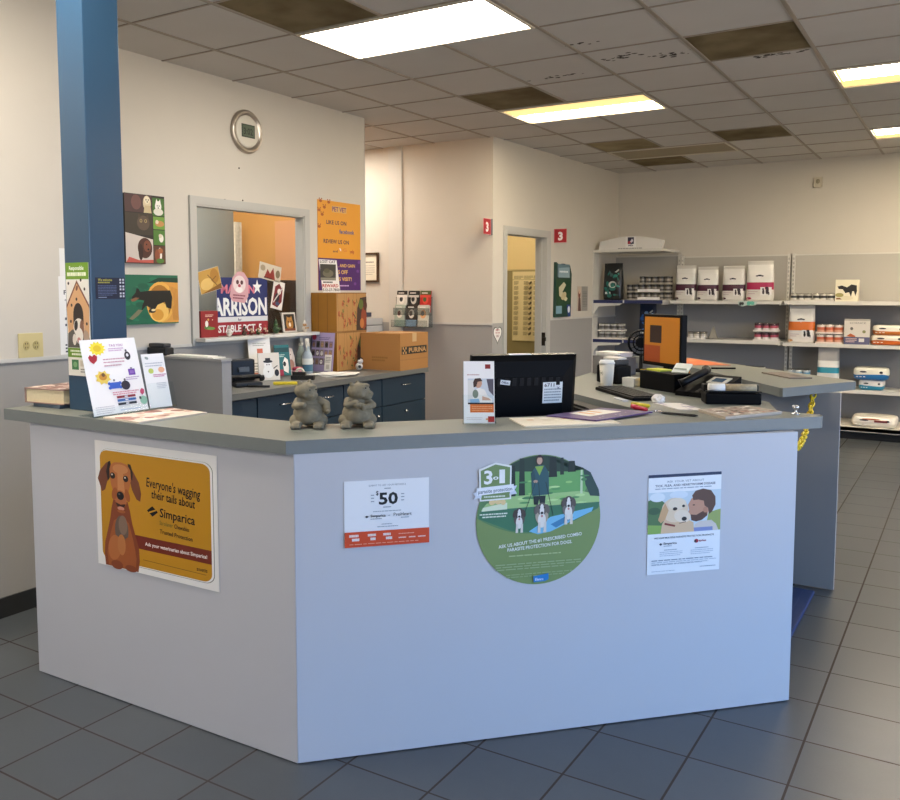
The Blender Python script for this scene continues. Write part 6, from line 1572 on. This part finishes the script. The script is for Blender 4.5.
can_pack('shrink wrapped pack of black and white cans, top right shelf, beside the cow box', (-1.338, 9.97, 1.3995), 3, 2, 1, ('#d6d0c2', '#2f2c28', '#c9c2b2'), '#d2ccc0', s=.94)
can_pack('two layers of orange and white cans beside the orange banded bag', (-1.265, 9.965, .9565), 3, 2, 2, ('#d8a488', '#c7603a', '#dcd6ca'), '#e3d3c6', s=1.12)
can_pack('pack of blue and white cans on the third shelf left of the teal bag', (-1.56, 9.97, .4865), 3, 2, 2, ('#d9dde0', '#6a9ab8', '#b9c2c6'), '#d4d6d6', s=1.0)
can_pack('pack of white cans on the third shelf of the middle unit', (-2.02, 9.97, .5015), 3, 2, 2, ('#e2e0da', '#b9b6b0', '#d6d2ca'), '#dcdad4', s=.98)
# cow-print box, card, stand, shelf talker, red box
A = Art(.001); A.oy = 225; A.rect(0, 0, 212, 225, '#e8e0c4'); A.poly([(20, 70), (60, 60), (110, 80), (150, 50), (200, 60), (204, 120), (190, 170), (176, 120), (160, 120), (150, 180), (130, 130), (96, 140), (70, 100), (30, 96)], '#1d1b18'); A.ell(40, 160, 40, 22, '#a59a5c'); A.rect(10, 188, 110, 206, '#8a5a30'); A.ell(110, 190, 60, 22, '#ded4b2')
m = MB(); m.box(-.106, .106, -.07, .07, 0, .225, mat('#e8e0c4', .5)); m.art(A, frame((-.106, -.07, 0), UX, UZ)); single('treat_box', 'white box with black cow print on the top right shelf', 'box', m, loc=(-1.115, 9.97, 1.399))
A = Art(.001); A.oy = 262; A.rect(0, 0, 240, 262, '#d9d2c6'); A.rect(0, 0, 240, 20, '#b9b2a8'); A.text('SCIENCE', 50, 200, 50, 18, '#7a746c'); A.ell(70, 100, 14, 16, '#6a645e'); A.ell(186, 130, 16, 16, '#8a8a5a'); A.poly([(20, 180), (60, 150), (110, 176), (100, 190)], '#c2622c'); A.rect(0, 186, 240, 262, '#5a5a7a'); A.lines(16, 120, 200, 3, 16, 8, '#d9b8b0', 4); A.rect(140, 200, 190, 236, '#dcd8d4')
m = MB(); m.box(-.12, .12, -.004, 0.0, 0, .262, mat('#d9d2c6', .5)); m.art(A, frame((-.12, -.004, 0), UX, UZ)); m.box(-.12, .12, 0, .08, 0, .004, mat('#cfcac2', .5)); single('display_card', 'white display card with a purple grey base standing beside the orange cans', 'card', m, loc=(-1.0, 9.88, .9565))
m = MB(); WR = mat('#6a675f', .4, .6)
for a, b in (((-.055, 0, .003), (0, 0.02, .145)), ((.055, 0, .003), (0, .02, .145)), ((-.055, 0, .003), (.055, 0, .003)), ((0, .08, .003), (0, .02, .145))): m.tube([a, b], .003, WR, n=6)
m.face([(-.05, -.002, .006), (.05, -.002, .006), (0, .0185, .14)], mat('#8f8b80', .6)); single('wire_easel', 'small empty triangular easel stand on the middle unit', 'easel', m, loc=(-2.47, 9.93, .967))
A = Art(.001); A.ell(0, 0, 0.1, 0.1, '#ffffff')
m = MB(); pts = [(-.10, 1.388), (-.06, 1.402), (0, 1.398), (.06, 1.402), (.105, 1.385), (.09, 1.352), (.05, 1.345), (0, 1.356), (-.05, 1.332), (-.09, 1.35)]
m.face([(x, 9.840, z) for x, z in pts], mat('#b9c9c2', .5)); m.face([(x, 9.8385, z) for x, z in reversed(pts)][::-1], mat('#b9c9c2', .5))
for k in range(len(pts)):
    a_, b_ = pts[k], pts[(k + 1) % len(pts)]; m.face([(a_[0], 9.8385, a_[1]), (b_[0], 9.8385, b_[1]), (b_[0], 9.840, b_[1]), (a_[0], 9.840, a_[1])], mat('#9fb4ac', .5))
m.face([(x * .4 + .035, 9.838, (z - 1.37) * .7 + 1.372) for x, z in pts], mat('#5fae96', .5)); m.face([(x * .25 - .06, 9.838, (z - 1.37) * .6 + 1.368) for x, z in pts], mat('#2a2c2a', .5))
m.v = [(x, y - 9.84, z - 1.37) for x, y, z in m.v]
single('shelf_talker', 'small green and white cut-out tag hanging on the edge of the middle top shelf', 'tag', m, loc=(-2.09, 9.843, 1.37))
m = MB(); m.box(-.16, .14, -.10, .10, 0, .12, mat('#5a1a1e', .5), bevel=.004); m.box(-.16, .14, -.10, .10, .12, .17, mat('#1a1718', .5), bevel=.004); single('dark_carton', 'dark red and black carton on the lowest left shelf behind the cup', 'box', m, loc=(-3.60, 9.78, .4605))
# ================================================================= CAMERA, SKY, VIEW
w = bpy.data.worlds.new('sky'); SC.world = w; w.use_nodes = True
nt = w.node_tree; bg = nt.nodes['Background']
tc = nt.nodes.new('ShaderNodeTexCoord'); sp = nt.nodes.new('ShaderNodeSeparateXYZ'); cr = nt.nodes.new('ShaderNodeValToRGB')
nt.links.new(tc.outputs['Generated'], sp.inputs[0]); nt.links.new(sp.outputs[2], cr.inputs[0]); nt.links.new(cr.outputs[0], bg.inputs['Color'])
cr.color_ramp.elements[0].position = 0.0; cr.color_ramp.elements[0].color = (0.66, 0.61, 0.56, 1)
cr.color_ramp.elements[1].position = 0.04; cr.color_ramp.elements[1].color = (0.30, 0.55, 1.0, 1)
bg.inputs['Strength'].default_value = SKY_S
cam = bpy.data.cameras.new('camera'); co = bpy.data.objects.new('camera', cam); COL.objects.link(co)
yaw, pit, rol = -0.555927432, -0.0816304552, -0.0003615
Fv = Vector((math.sin(yaw) * math.cos(pit), math.cos(yaw) * math.cos(pit), math.sin(pit)))
Rv = Vector((math.cos(yaw), -math.sin(yaw), 0)); Uv = Rv.cross(Fv)
c, s = math.cos(rol), math.sin(rol)
Rv, Uv = c * Rv + s * Uv, -s * Rv + c * Uv
M = Matrix.Identity(4)
for i in range(3):
    M[i][0] = Rv[i]; M[i][1] = Uv[i]; M[i][2] = -Fv[i]
M.translation = Vector((0, 0, 1.505))
co.matrix_world = M
cam.sensor_fit = 'HORIZONTAL'; cam.sensor_width = 36.0
cam.lens = 864.414 / 900 * 36.0
cam.shift_x = (450 - 434.237) / 900; cam.shift_y = (362.008 - 400) / 900
cam.clip_start = 0.05
SC.camera = co
vs = SC.view_settings
vs.view_transform = 'Standard'; vs.look = 'None'; vs.gamma = 1.0; vs.use_curve_mapping = False; vs.exposure = EXPO
SC.cycles.max_bounces = 8; SC.cycles.diffuse_bounces = 5; SC.cycles.glossy_bounces = 4; SC.cycles.transparent_max_bounces = 12
SC.cycles.use_denoising = True
SC.cycles.sample_clamp_indirect = 6.0
